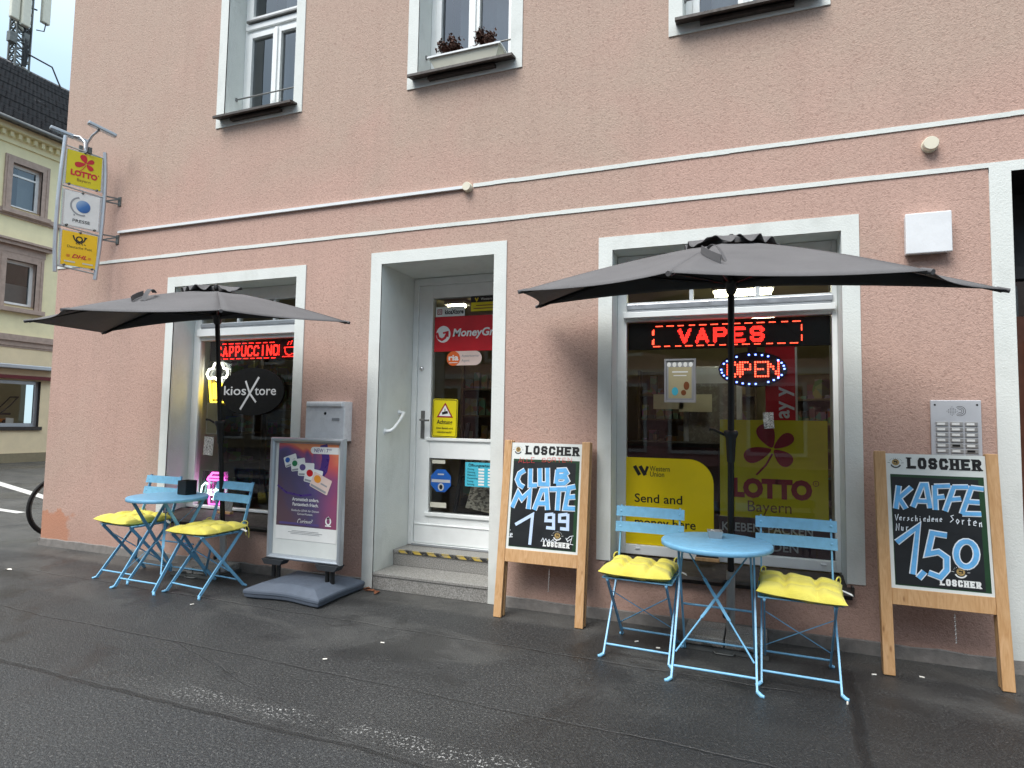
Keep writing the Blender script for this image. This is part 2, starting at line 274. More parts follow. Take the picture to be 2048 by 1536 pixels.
# ------------------------------------------------------------------ mesh helpers
class Fr:
    """a drawing plane: origin, right, up; its normal faces the viewer of the drawing"""
    def __init__(s, o, ux=(1, 0, 0), uy=(0, 0, 1)):
        s.o = Vector(o); s.x = Vector(ux).normalized(); s.y = Vector(uy).normalized(); s.n = s.x.cross(s.y)
    def p(s, a, b, d=0): return s.o + s.x * a + s.y * b + s.n * d
    def sub(s, a, b, d=0): return Fr(s.p(a, b, d), s.x, s.y)
    def rot(s, ang):
        c_, s_ = math.cos(ang), math.sin(ang); return Fr(s.o, s.x * c_ + s.y * s_, s.y * c_ - s.x * s_)
class MB:
    def __init__(s): s.v = []; s.f = []; s.sm = []
    def add(s, vs, fs, smooth=False):
        b = len(s.v); s.v += [Vector(a) for a in vs]; s.f += [tuple(b + i for i in f) for f in fs]; s.sm += [smooth] * len(fs); return s
    def quad(s, *p): return s.add(p, [tuple(range(len(p)))])
    def box(s, x0, x1, y0, y1, z0, z1):
        x0, x1 = min(x0, x1), max(x0, x1); y0, y1 = min(y0, y1), max(y0, y1); z0, z1 = min(z0, z1), max(z0, z1)
        return s.add([(x0, y0, z0), (x1, y0, z0), (x1, y1, z0), (x0, y1, z0), (x0, y0, z1), (x1, y0, z1), (x1, y1, z1), (x0, y1, z1)],
                     [(0, 3, 2, 1), (4, 5, 6, 7), (0, 1, 5, 4), (1, 2, 6, 5), (2, 3, 7, 6), (3, 0, 4, 7)])
    def fbox(s, F, a0, a1, b0, b1, d0, d1):
        return s.add([F.p(a, b, d) for (a, b, d) in ((a0, b0, d0), (a1, b0, d0), (a1, b1, d0), (a0, b1, d0), (a0, b0, d1), (a1, b0, d1), (a1, b1, d1), (a0, b1, d1))],
                     [(0, 3, 2, 1), (4, 5, 6, 7), (0, 1, 5, 4), (1, 2, 6, 5), (2, 3, 7, 6), (3, 0, 4, 7)])
    def bar(s, p0, p1, w, h, side=(1, 0, 0)):
        """a rectangular bar from p0 to p1; w along SIDE, h across"""
        p0, p1 = Vector(p0), Vector(p1); d = (p1 - p0).normalized(); a = Vector(side); a = (a - d * a.dot(d)).normalized(); b = d.cross(a)
        a *= w / 2; b *= h / 2
        return s.add([p0 - a - b, p0 + a - b, p0 + a + b, p0 - a + b, p1 - a - b, p1 + a - b, p1 + a + b, p1 - a + b],
                     [(0, 3, 2, 1), (4, 5, 6, 7), (0, 1, 5, 4), (1, 2, 6, 5), (2, 3, 7, 6), (3, 0, 4, 7)])
    def tube(s, pts, r, n=10, cap=True, closed=False):
        pts = [Vector(p) for p in pts]; rr = r if hasattr(r, '__len__') else [r] * len(pts); N = len(pts); rings = []
        t0 = (pts[1] - pts[0]).normalized(); a = t0.orthogonal().normalized()
        for i, p in enumerate(pts):
            if closed: t = (pts[(i + 1) % N] - pts[i - 1]).normalized()
            else: t = (pts[min(i + 1, N - 1)] - pts[max(i - 1, 0)]).normalized()
            a = (a - t * a.dot(t)).normalized(); b = t.cross(a)
            rings.append([p + (a * math.cos(6.283185 * k / n) + b * math.sin(6.283185 * k / n)) * rr[i] for k in range(n)])
        vs = [q for ring in rings for q in ring]; fs = []
        for i in range(N if closed else N - 1):
            j = (i + 1) % N
            fs += [(i * n + k, i * n + (k + 1) % n, j * n + (k + 1) % n, j * n + k) for k in range(n)]
        s.add(vs, fs, True)
        if cap and not closed:
            s.add(rings[0], [tuple(range(n - 1, -1, -1))]); s.add(rings[-1], [tuple(range(n))])
        return s
    def lathe(s, prof, o=(0, 0, 0), n=32, axis=(0, 0, 1)):
        ax = Vector(axis).normalized(); a = ax.orthogonal().normalized(); b = ax.cross(a); o = Vector(o)
        vs = [o + ax * h + (a * math.cos(6.283185 * k / n) + b * math.sin(6.283185 * k / n)) * r for (r, h) in prof for k in range(n)]
        fs = [(i * n + k, i * n + (k + 1) % n, (i + 1) * n + (k + 1) % n, (i + 1) * n + k) for i in range(len(prof) - 1) for k in range(n)]
        return s.add(vs, fs, True)
    # flat drawing on a frame
    def poly(s, F, pts, d=0): return s.add([F.p(a, b, d) for a, b in pts], [tuple(range(len(pts)))])
    def rect(s, F, a0, b0, a1, b1, d=0): return s.poly(F, [(a0, b0), (a1, b0), (a1, b1), (a0, b1)], d)
    def ell(s, F, c, ra, rb, d=0, n=28, a0=0, a1=360):
        full = abs(a1 - a0) >= 360; m = n if full else n + 1
        pts = [(c[0] + ra * math.cos(R(a0 + (a1 - a0) * k / n)), c[1] + rb * math.sin(R(a0 + (a1 - a0) * k / n))) for k in range(m)]
        return s.poly(F, pts, d)
    def rib(s, F, pts, w, d=0, closed=False):
        """a flat mitred stroke"""
        P_ = [Vector(p) for p in pts]; n = len(P_); Ls, Rs = [], []
        for i in range(n):
            if closed: a, b = P_[i] - P_[i - 1], P_[(i + 1) % n] - P_[i]
            else:
                a = P_[i] - P_[i - 1] if i else P_[1] - P_[0]; b = P_[i + 1] - P_[i] if i < n - 1 else a
            a = a.normalized(); b = b.normalized(); t = (a + b)
            t = t.normalized() if t.length > 1e-6 else a
            nn = Vector((-t.y, t.x)); k = max(.45, abs(nn.dot(Vector((-a.y, a.x)))))
            Ls.append(P_[i] + nn * (w / 2 / k)); Rs.append(P_[i] - nn * (w / 2 / k))
        vs = [F.p(q.x, q.y, d) for q in Rs] + [F.p(q.x, q.y, d) for q in Ls]
        return s.add(vs, [(i, (i + 1) % n, n + (i + 1) % n, n + i) for i in range(n if closed else n - 1)])
    def arc(s, F, c, r, a0, a1, w, d=0, n=24, rb=None):
        rb = rb or r; return s.rib(F, [(c[0] + r * math.cos(R(a0 + (a1 - a0) * k / n)), c[1] + rb * math.sin(R(a0 + (a1 - a0) * k / n))) for k in range(n + (0 if abs(a1 - a0) >= 360 else 1))], w, d, abs(a1 - a0) >= 360)
    def text(s, F, body, size, at=(0, 0), d=.0015, bold=0, shear=0, align='LEFT', width=None, sx=1, space=1):
        cu = bpy.data.curves.new('t', 'FONT'); cu.body = body; cu.size = size; cu.offset = bold * size; cu.shear = shear; cu.align_x = align; cu.resolution_u = 3; cu.space_character = space
        ob = bpy.data.objects.new('t', cu); COL.objects.link(ob); dg = bpy.context.evaluated_depsgraph_get(); dg.update()
        me = bpy.data.meshes.new_from_object(ob.evaluated_get(dg)); xs = [v.co.x for v in me.vertices]
        if width and xs: sx = width / (max(xs) - min(xs))
        s.add([F.p(at[0] + v.co.x * sx, at[1] + v.co.y, d) for v in me.vertices], [tuple(p.vertices) for p in me.polygons])
        bpy.data.objects.remove(ob); bpy.data.curves.remove(cu); bpy.data.meshes.remove(me); return s
    def build(s, name, m, parent=None, local=False, bevel=0, solid=0, sub=0, seg=2):
        me = bpy.data.meshes.new(name); me.from_pydata([tuple(v) for v in s.v], [], s.f); me.update()
        me.polygons.foreach_set('use_smooth', s.sm)
        me.materials.append(M(m)); o = bpy.data.objects.new(name, me); COL.objects.link(o)
        if parent is not None:
            o.parent = parent
            if not local: o.matrix_parent_inverse = WM[parent.name].inverted(); WM[o.name] = Matrix.Identity(4)
        else: WM[o.name] = Matrix.Identity(4)
        if bevel:
            b = o.modifiers.new('bevel', 'BEVEL'); b.width = bevel; b.segments = seg; b.limit_method = 'ANGLE'; b.angle_limit = R(40)
        if solid:
            b = o.modifiers.new('solid', 'SOLIDIFY'); b.thickness = solid; b.offset = 0
        if sub:
            b = o.modifiers.new('sub', 'SUBSURF'); b.levels = sub; b.render_levels = sub
        return o
WM = {}
def tag(o, label=None, cat=None, group=None, kind=None):
    for k, v in (('label', label), ('category', cat), ('group', group), ('kind', kind)):
        if v: o[k] = v
    return o
def thing(name, label, cat, loc=(0, 0, 0), rz=0, group=None):
    o = bpy.data.objects.new(name, None); COL.objects.link(o); o.location = loc; o.rotation_euler = (0, 0, rz); o.empty_display_size = .1
    WM[o.name] = Matrix.Translation(Vector(loc)) @ Matrix.Rotation(rz, 4, 'Z'); return tag(o, label, cat, group)
def copy_tree(o, parent=None):
    c = o.copy(); COL.objects.link(c)
    if parent is not None: c.parent = parent
    for ch in [q for q in o.children]: copy_tree(ch, c)
    return c

# letters as thick strokes in a unit box (x 0..1, y 0..1)
GL = {
 'A': [[(0, 0), (.5, 1), (1, 0)], [(.2, .32), (.8, .32)]], 'C': [[(1, .8), (.85, 1), (.15, 1), (0, .8), (0, .2), (.15, 0), (.85, 0), (1, .2)]],
 'D': [[(0, 0), (0, 1), (.65, 1), (1, .7), (1, .3), (.65, 0), (0, 0)]], 'E': [[(1, 1), (0, 1), (0, 0), (1, 0)], [(0, .5), (.75, .5)]],
 'H': [[(0, 0), (0, 1)], [(1, 0), (1, 1)], [(0, .5), (1, .5)]], 'I': [[(.5, 0), (.5, 1)]], 'L': [[(0, 1), (0, 0), (1, 0)]],
 'N': [[(0, 0), (0, 1), (1, 0), (1, 1)]], 'O': [[(.2, 0), (.8, 0), (1, .22), (1, .78), (.8, 1), (.2, 1), (0, .78), (0, .22), (.2, 0)]],
 'P': [[(0, 0), (0, 1), (.8, 1), (1, .85), (1, .62), (.8, .46), (0, .46)]], 'R': [[(0, 0), (0, 1), (.8, 1), (1, .86), (1, .64), (.8, .5), (0, .5)], [(.5, .5), (1, 0)]],
 'S': [[(1, .82), (.82, 1), (.18, 1), (0, .82), (0, .64), (.18, .52), (.82, .48), (1, .34), (1, .18), (.82, 0), (.18, 0), (0, .18)]],
 'T': [[(.5, 0), (.5, 1)], [(0, 1), (1, 1)]], 'U': [[(0, 1), (0, .2), (.2, 0), (.8, 0), (1, .2), (1, 1)]], 'V': [[(0, 1), (.5, 0), (1, 1)]], '!': [[(.5, 1), (.5, .3)], [(.5, .1), (.5, 0)]]}
SERIF = {'L': [(0, 1), (0, 0)], 'H': [(0, 0), (0, 1), (1, 0), (1, 1)], 'E': [(0, 0), (0, 1)], 'R': [(0, 0), (0, 1), (1, 0)], 'T': [(.5, 0)]}
def slab(mb, F, word, x0, y0, width, h, w, d=.002, serif=True, gap=.42):
    """slab-serif capitals drawn with strokes of width w"""
    n = len(word); cw = width / (n + gap * (n - 1)); k = 0
    for i, ch in enumerate(word):
        ox = x0 + i * cw * (1 + gap)
        for st in GL[ch]:
            closed = st[0] == st[-1]; pts = [(ox + w / 2 + a * (cw - w), y0 + w / 2 + b * (h - w)) for a, b in (st[:-1] if closed else st)]
            if not closed:
                p0, p1 = Vector(pts[0]), Vector(pts[1]); pts[0] = tuple(p0 - (p1 - p0).normalized() * w * .5); p0, p1 = Vector(pts[-1]), Vector(pts[-2]); pts[-1] = tuple(p0 - (p1 - p0).normalized() * w * .5)
            k += 1; mb.rib(F, pts, w, d + .00012 * (k % 5), closed)
        if serif:
            for (a, b) in SERIF.get(ch, ()):
                X, Yy = ox + w / 2 + a * (cw - w), y0 + b * h; k += 1; hh = w * .42
                mb.rect(F, X - w * .85, Yy - (hh if b else 0), X + w * .85, Yy + (0 if b else hh), d + .0007)
def led(mb, F, strokes, pitch, dot, thick, d):
    """light dots on a grid, lit where a stroke runs"""
    seen = set(); 
    for st in strokes:
        for (a, b), (c_, e) in zip(st[:-1], st[1:]):
            L_ = max(1e-6, math.hypot(c_ - a, e - b))
            i0, i1 = int((min(a, c_) - thick) / pitch) - 1, int((max(a, c_) + thick) / pitch) + 1; j0, j1 = int((min(b, e) - thick) / pitch) - 1, int((max(b, e) + thick) / pitch) + 1
            for i in range(i0, i1 + 1):
                for j in range(j0, j1 + 1):
                    if (i, j) in seen: continue
                    x, y = i * pitch, j * pitch; t = max(0, min(1, ((x - a) * (c_ - a) + (y - b) * (e - b)) / L_ ** 2))
                    if math.hypot(x - a - t * (c_ - a), y - b - t * (e - b)) <= thick:
                        seen.add((i, j)); mb.fbox(F, x - dot / 2, x + dot / 2, y - dot / 2, y + dot / 2, d - .002, d)
def word_strokes(word, x0, y0, width, h, gap=.35, inset=0):
    n = len(word); cw = width / (n + gap * (n - 1)); out = []
    for i, ch in enumerate(word):
        ox = x0 + i * cw * (1 + gap); out += [[(ox + inset + a * (cw - 2 * inset), y0 + inset + b * (h - 2 * inset)) for a, b in st] for st in GL[ch]]
    return out
def wall_holes(mb, F, a0, a1, b0, b1, holes, th):
    """a wall slab in frame F (front face at depth 0, back face at -th) with openings"""
    xs = sorted({a0, a1, *[h[0] for h in holes], *[h[1] for h in holes]}); ys = sorted({b0, b1, *[h[2] for h in holes], *[h[3] for h in holes]})
    for i in range(len(xs) - 1):
        for j in range(len(ys) - 1):
            cx, cy_ = (xs[i] + xs[i + 1]) / 2, (ys[j] + ys[j + 1]) / 2
            if any(h[0] < cx < h[1] and h[2] < cy_ < h[3] for h in holes): continue
            mb.rect(F, xs[i], ys[j], xs[i + 1], ys[j + 1], 0)
            mb.add([F.p(xs[i], ys[j], -th), F.p(xs[i], ys[j + 1], -th), F.p(xs[i + 1], ys[j + 1], -th), F.p(xs[i + 1], ys[j], -th)], [(0, 1, 2, 3)])
def hole_sides(mb, F, h, d0, d1, bottom=True):
    a0, a1, b0, b1 = h
    mb.add([F.p(a0, b0, d0), F.p(a0, b1, d0), F.p(a0, b1, d1), F.p(a0, b0, d1)], [(0, 1, 2, 3)]); mb.add([F.p(a1, b0, d0), F.p(a1, b0, d1), F.p(a1, b1, d1), F.p(a1, b1, d0)], [(0, 1, 2, 3)])
    mb.add([F.p(a0, b1, d0), F.p(a1, b1, d0), F.p(a1, b1, d1), F.p(a0, b1, d1)], [(0, 1, 2, 3)])
    if bottom: mb.add([F.p(a0, b0, d0), F.p(a0, b0, d1), F.p(a1, b0, d1), F.p(a1, b0, d0)], [(0, 1, 2, 3)])
def frame_boxes(mb, F, a0, a1, b0, b1, w, d0, d1, wb=None, wt=None):
    """a rectangular frame butted at its corners"""
    wb = w if wb is None else wb; wt = w if wt is None else wt
    mb.fbox(F, a0, a0 + w, b0, b1, d0, d1); mb.fbox(F, a1 - w, a1, b0, b1, d0, d1); mb.fbox(F, a0 + w, a1 - w, b0, b0 + wb, d0, d1); mb.fbox(F, a0 + w, a1 - w, b1 - wt, b1, d0, d1)
FAC = Fr((0, 0, 0))                       # the pink facade: right = +x, up = +z, towards the street = +depth

# ------------------------------------------------------------------ ground
mb = MB(); mb.quad((-90, -80, 0), (90, -80, 0), (90, 110, 0), (-90, 110, 0)); tag(mb.build('ground', 'wet_asphalt'), kind='structure')
mb = MB(); mb.quad((-14.5, 1.62, .004), (-9.3, 1.18, .004), (-9.3, 1.30, .004), (-14.5, 1.76, .004)); mb.quad((-14.5, 3.55, .004), (-9.6, 1.98, .004), (-9.4, 2.06, .004), (-14.3, 3.68, .004))
tag(mb.build('road_markings', 'road_white'), kind='structure')

# ------------------------------------------------------------------ the pink house
house = thing('corner_house', 'pink stucco corner house with white window surrounds and a kiosk on its ground floor', 'building')
W1 = (-5.145, -3.684, .45, 2.628); W2 = (-.86, .609, .40, 2.626); DR = (-2.805, -1.787, 0, 2.672); EN = (1.503, 3.0, 0, 2.90)
UW = [(-4.625, -3.80), (-2.515, -1.68), (-.368, .474), (1.85, 2.69)]; ZU = 4.25; HU = 1.72
TH = .62; X0, X1, ZT = -6.885, 8.5, 9.4
uh = [(a, b, ZU, ZU + HU) for a, b in UW]; uh2 = [(a, b, ZU + 3.1, ZU + 3.1 + HU) for a, b in UW]
mb = MB(); wall_holes(mb, FAC, X0, X1, 0, ZT, [(W1[0], W1[1], .36, W1[3]), (W2[0], W2[1], .31, W2[3]), DR, EN] + uh + uh2, TH)
mb.quad((X0, 0, 0), (X0, 0, ZT), (X0, 14, ZT), (X0, 14, 0)); mb.quad((X1, 0, 0), (X1, 14, 0), (X1, 14, ZT), (X1, 0, ZT)); mb.quad((X0, 0, ZT), (X1, 0, ZT), (X1, 14, ZT), (X0, 14, ZT)); mb.quad((X0, 14, 0), (X0, 14, ZT), (X1, 14, ZT), (X1, 14, 0))
mb.build('wall', 'pink_stucco', house)
# plinth: a grey rendered band, broken at the steps and the entrance, its top edge a little uneven
mb = MB()
for a, b in ((X0 - .012, -2.91), (-1.682, 1.503), (3.0, X1)):
    if mb.v: mb.build('plinth', 'concrete', house); mb = MB()
    n = int((b - a) / .14) + 1; T = [random.uniform(-.006, .006) for _ in range(n + 1)]
    for i in range(n):
        p, q = a + (b - a) * i / n, a + (b - a) * (i + 1) / n; h0, h1 = .074 + T[i], .074 + T[i + 1]
        mb.add([(p, -.013, 0), (q, -.013, 0), (q, -.010, h1), (p, -.010, h0), (p, .002, h0 + .006), (q, .002, h1 + .006)], [(0, 1, 2, 3), (3, 2, 5, 4)])
mb.build('plinth', 'concrete', house)
mb = MB(); mb.box(X0 - .012, X0 + .002, -.0125, 14, 0, .075); mb.build('plinth', 'concrete', house)
for zz, a, b, h in ((3.245, -1.98, X1, .030), (2.947, X0 - .006, X1, .030)):
    mb = MB(); n = 60
    for i in range(n):
        p, q = a + (b - a) * i / n, a + (b - a) * (i + 1) / n; mb.box(p, q, -.007, .001, zz - h / 2 + random.uniform(-.002, .002), zz + h / 2 + random.uniform(-.002, .002))
    mb.build('string_course', 'white_plaster', house)
mb = MB(); mb.fbox(FAC, 1.395, 1.503, .075, 2.932, 0, .009); mb.fbox(FAC, 1.395, 3.1, 2.9, 2.932, .0, .0085); mb.build('pilaster', 'white_plaster', house)
def surround(name, h, w, wb, d, parent, ztop=None, zbot=None, wt=None):
    a0, a1, b0, b1 = h; mb = MB(); wt = wt or w; zb = (b0 - wb) if zbot is None else zbot
    mb.fbox(FAC, a0 - w, a0, zb, b1 + wt, -.002, d); mb.fbox(FAC, a1, a1 + w, zb, b1 + wt, -.002, d); mb.fbox(FAC, a0, a1, b1, b1 + wt, -.002, d)
    if wb: mb.fbox(FAC, a0, a1, b0 - wb, b0, -.002, d)
    hole_sides(mb, FAC, h, d, -TH, bottom=(wb > 0)); return mb.build(name, 'white_plaster', parent)
def shop_window(h, yg, glass_x, gz, bar, rail, topg, mulls, w, label):
    a0, a1, b0, b1 = h; g0, g1 = glass_x; F = Fr((0, yg, 0)); mb = MB(); e = .0015
    # stiles, bottom rail, transom, head, mullions: butted
    for d0, d1, top in ((-.05, .012, b1 - .002),):
        mb.fbox(F, a0 + e, g0, b0 + .03, top, d0, d1); mb.fbox(F, g1, a1 - e, b0 + .03, top, d0, d1)
        mb.fbox(F, g0, g1, b0 + .03, gz[0], d0, d1 + .004); mb.fbox(F, g0, g1, gz[1], topg[0], d0, d1 - .003); mb.fbox(F, g0, g1, topg[1], top, d0, d1)
    mb.fbox(F, g0 - .02, g1 + .02, bar[0], bar[1], .009, .046)
    for m in mulls: mb.fbox(F, m - .014, m + .014, topg[0], topg[1], d0 + .002, d1 - .004)
    win = mb.build('shop_window', 'white_wood', house, bevel=.004); tag(win, label)
    surround('surround', h, w, 0, .009, win, wt=.098, zbot=.41 if h is W2 else .44)
    mb = MB(); mb.fbox(F, g0 + .004, g1 + .004 if g1 < a1 - .06 else g1 + .008, rail[0], rail[1], .0, .03); mb.fbox(F, g0 + .004, g1, rail[0] - .012, rail[0], .0, .022)
    mb.build('drip_rail', 'aluminium', win, bevel=.008)
    mb = MB(); mb.rect(F, g0, gz[0], g1, gz[1], -.012); mb.build('pane', 'shop_glass', win)
    mb = MB(); mb.rect(F, g0, topg[0], g1, topg[1], -.012); mb.build('transom_pane', 'shop_glass', win)
    mb = MB(); zs = b0 + .016; o = .03
    pr = [(-.002 - .001, -.03), (-.075, -.042), (-.082, -.062), (-.074, -.066), (-.068, -.05), (-.0015, -.040), (-.0015, -.105)]
    V = [(a, yy, zs + zz) for a in (a0 - o, a1 + o) for yy, zz in [(yg - .06, .012)] + pr]
    n = 8; mb.add(V, [tuple(range(n - 1, -1, -1)), tuple(range(n, 2 * n))] + [(i, (i + 1) % n, n + (i + 1) % n, n + i) for i in range(n)])
    for a in (a0 - o, a1 + o - .012): mb.box(a, a + .012, -.078, -.010, zs - .062, zs - .012)
    mb.build('window_sill', 'sheet_metal_dark', win)
    if h is W2:
        mb = MB()
        for k in (g0 + .07, g1 - .09): mb.fbox(F, k, k + .035, b0 + .068, b0 + .082, .016, .024)
        mb.build('drain_cap', 'white_plastic', win, bevel=.004)
    return win
shop_window(W1, .25, (-5.052, -3.75), (.505, 2.128), (2.165, 2.238), (2.255, 2.292), (2.30, 2.50), (-4.588, -4.147), .10, 'narrower shop window with red running letters behind the mailbox')
shop_window(W2, .20, (-.79, .575), (.50, 2.127), (2.151, 2.194), (2.213, 2.256), (2.27, 2.50), (-.326, .118), .101, 'wide shop window with yellow posters between the two chalkboards')

# door, steps, handles
F = Fr((0, .58, 0)); e = .0015; a0, a1 = DR[0], DR[1]
mb = MB(); l0, l1 = -2.755, -1.835; gx0, gx1 = -2.618, -1.955
mb.fbox(F, l0, gx0, .278, 2.600, -.05, .02); mb.fbox(F, gx1, l1, .278, 2.600, -.05, .02)
for q0, q1, dd in ((2.484, 2.600, .02), (1.034, 1.216, .02), (.278, .552, .02)): mb.fbox(F, gx0, gx1, q0, q1, -.05, dd - .001)
for q0, q1 in ((1.195, 1.216), (.526, .552)): mb.fbox(F, gx0 - .03, gx1 + .03, q0 - .004, q1 + .001, .019, .034)
mb.fbox(F, l0 + .004, l1 - .004, .44, .452, .019, .032); mb.fbox(F, l0 + .004, l1 - .004, .285, .44, .019, .026)
door = mb.build('shop_door', 'white_wood', house, bevel=.004); tag(door, 'white wooden shop door with glass panes above two granite steps')
mb = MB(); frame_boxes(mb, F, a0 + e, a1 - e, .262, 2.668, .047, -.06, .045, wb=.014, wt=.066); mb.build('door_frame', 'white_wood', door, bevel=.004)
mb = MB(); mb.fbox(F, l0, l1, .262, .277, .046, .06); mb.build('threshold', 'aluminium', door)
mb = MB(); mb.rect(F, gx0, 1.216, gx1, 2.484, -.012); mb.build('pane', 'door_glass', door)
mb = MB(); mb.rect(F, gx0, .552, gx1, 1.034, -.012); mb.build('pane', 'door_glass', door)
mb = MB(); mb.fbox(F, -2.708, -2.672, 1.2105, 1.458, .02, .030); mb.tube([F.p(-2.69, 1.375, .02), F.p(-2.69, 1.375, .075), F.p(-2.675, 1.372, .082), F.p(-2.60, 1.371, .08)], .009, 10)
mb.build('handle', 'zinc', door, bevel=.006)
mb = MB(); mb.lathe([(0, .02), (.014, .018), (.021, .008), (.022, 0)], F.p(-2.715, 1.84, .019), 18, F.n); mb.build('knob', 'chrome', door)
surround('door_surround', DR, .104, 0, .009, door, wt=.100, zbot=.004)
mb = MB(); HX = DR[0]
mb.tube([(HX + .0, .12, 1.27), (HX + .045, .125, 1.275), (HX + .055, .17, 1.30), (HX + .055, .27, 1.375), (HX + .05, .33, 1.43), (HX, .335, 1.435)], [.017, .017, .013, .013, .017, .017], 12)
for q in ((.12, 1.27), (.335, 1.435)): mb.lathe([(0, .008), (.024, .006), (.027, 0)], (HX, q[0], q[1]), 16, (1, 0, 0))
mb.build('grab_handle', 'white_plastic', door)
mb = MB(); mb.box(a0 + .002, a1 - .002, -.004, .58, 0, .129); mb.box(a0 + .002, a1 - .002, .30, .58, .129, .258)
mb.box(a0 + .002, a1 - .002, -.010, .10, .106, .1305); mb.box(a0 + .0025, a1 - .0025, .293, .40, .232, .2595)
st = mb.build('doorstep', 'granite', house, bevel=.004)
mb = MB(); mb.quad((a0 + .06, .2905, .236), (a1 - .02, .2905, .236), (a1 - .02, .2905, .2575), (a0 + .06, .2905, .2575)); mb.quad((a0 + .06, .2915, .2615), (a1 - .02, .2915, .2615), (a1 - .02, .306, .2618), (a0 + .06, .306, .2618)); mb.build('warning_tape', 'hazard_tape', st)

# upper windows
def upper_window(h, k):
    a0, a1, b0, b1 = h; F = Fr((0, .21, 0)); mb = MB(); e = .0015; zt = b0 + .985
    frame_boxes(mb, F, a0 + e, a1 - e, b0 + .02, b1 - .002, .052, -.06, .0)
    mb.fbox(F, a0 + .054, a1 - .054, zt - .05, zt + .06, -.058, .002); mb.fbox(F, a0 + .03, a1 - .03, zt - .018, zt + .038, .003, .024)
    xm = (a0 + a1) / 2
    for s0, s1, q0, q1 in ((a0 + .054, xm - .001, b0 + .074, zt - .052), (xm + .001, a1 - .054, b0 + .074, zt - .052), (a0 + .054, a1 - .054, zt + .062, b1 - .056)):
        frame_boxes(mb, F, s0, s1, q0, q1, .05, -.05, .012, wb=.055)
    mb.fbox(F, xm - .018, xm + .018, b0 + .075, zt - .052, .0125, .028)
    win = mb.build('window', 'white_wood', house, bevel=.003)
    surround('surround', h, .097, .105, .009, win)
    mb = MB(); mb.rect(F, a0 + .1, b0 + .12, xm - .05, zt - .1, -.02); mb.rect(F, xm + .05, b0 + .12, a1 - .1, zt - .1, -.02); mb.rect(F, a0 + .1, zt + .11, a1 - .1, b1 - .1, -.02); mb.build('pane', 'upper_glass', win)
    mb = MB(); mb.fbox(F, a0 + .05, a1 - .05, zt + .046, zt + .07, .014, .046); mb.build('drip_rail', 'zinc', win, bevel=.005)
    mb = MB(); pr = [(.205, .016), (-.075, -.026), (-.098, -.03), (-.100, -.052), (-.085, -.056), (-.07, -.046), (.0, -.03)]; n = len(pr)
    V = [(a, yy, b0 + zz) for a in (a0 - .045, a1 + .045) for yy, zz in pr]
    mb.add(V, [tuple(range(n - 1, -1, -1)), tuple(range(n, 2 * n))] + [(i, (i + 1) % n, n + (i + 1) % n, n + i) for i in range(n)])
    mb.box(a0 + .12, a1 - .12, -.05, -.0085, b0 - .075, b0 - .052)
    mb.build('window_sill', 'sheet_metal_dark', win)
    mb = MB(); mb.tube([(a0, .13, b0 + .235), (a1, .13, b0 + .235)], .007, 8)
    for q in (a0 + .004, a1 - .004): mb.tube([(q, .13, b0 + .22), (q, .13, b0 + .25)], .012, 8)
    mb.build('guard_rail', 'zinc', win)
    mb = MB()                                            # curtain: a hanging wavy sheet
    c0, c1 = ((a0 + .30, a1 - .05) if k == 0 else (a0 + .18, a1 - .05)); n = 40
    for i in range(n):
        p, q = c0 + (c1 - c0) * i / n, c0 + (c1 - c0) * (i + 1) / n; w = lambda t: .42 + .02 * math.sin(t * 55)
        mb.add([(p, w(p), b0 + .08), (q, w(q), b0 + .08), (q, w(q), b1 - .1), (p, w(p), b1 - .1)], [(0, 1, 2, 3)], True)
    mb.build('curtain', 'curtain', win)
    return win
for k, h in enumerate(uh + uh2): upper_window(h, k)
# entrance at the far right
mb = MB(); hole_sides(mb, FAC, EN, 0, -TH, False); F = Fr((0, .45, 0)); mb.fbox(F, EN[0] + .001, EN[1] - .001, 2.42, 2.898, -.05, .0)
frame_boxes(mb, F, EN[0] + .001, EN[1] - .001, .02, 2.42, .08, -.05, .03); en = mb.build('entrance_door', 'entrance_dark', house); tag(en, 'dark entrance recess with a brown door at the edge of the facade')
mb = MB(); mb.fbox(F, EN[0] + .082, EN[1] - .082, .1, 2.10, -.05, .0); mb.fbox(F, EN[0] + .2, EN[1] - .2, 1.2, 1.95, .001, .02); mb.fbox(F, EN[0] + .2, EN[1] - .2, .25, 1.05, .001, .02); mb.build('door_leaf', 'entrance_brown', en)
mb = MB(); mb.rect(F, EN[0] + .082, 2.10, EN[1] - .082, 2.34, -.02); mb.build('pane', 'far_glass', en)
# rooms behind the glass
mb = MB(); rx0, rx1, ry0, ry1, rz0, rz1 = -6.6, 1.40, TH + .001, 5.2, .26, 2.86
mb.quad((rx0, ry0, rz0), (rx0, ry0, rz1), (rx0, ry1, rz1), (rx0, ry1, rz0)); mb.quad((rx1, ry0, rz0), (rx1, ry1, rz0), (rx1, ry1, rz1), (rx1, ry0, rz1)); mb.quad((rx0, ry1, rz0), (rx0, ry1, rz1), (rx1, ry1, rz1), (rx1, ry1, rz0)); mb.quad((rx0, ry0, rz1), (rx1, ry0, rz1), (rx1, ry1, rz1), (rx0, ry1, rz1))
mb.build('shop_room', 'khaki_wall', house)
mb = MB(); mb.quad((rx0, ry0, rz0), (rx1, ry0, rz0), (rx1, ry1, rz0), (rx0, ry1, rz0)); mb.build('shop_floor', 'shop_floor', house)
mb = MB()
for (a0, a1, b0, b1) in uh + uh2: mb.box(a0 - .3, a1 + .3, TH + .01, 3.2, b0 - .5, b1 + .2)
mb.build('upper_room', 'dark_interior', house)

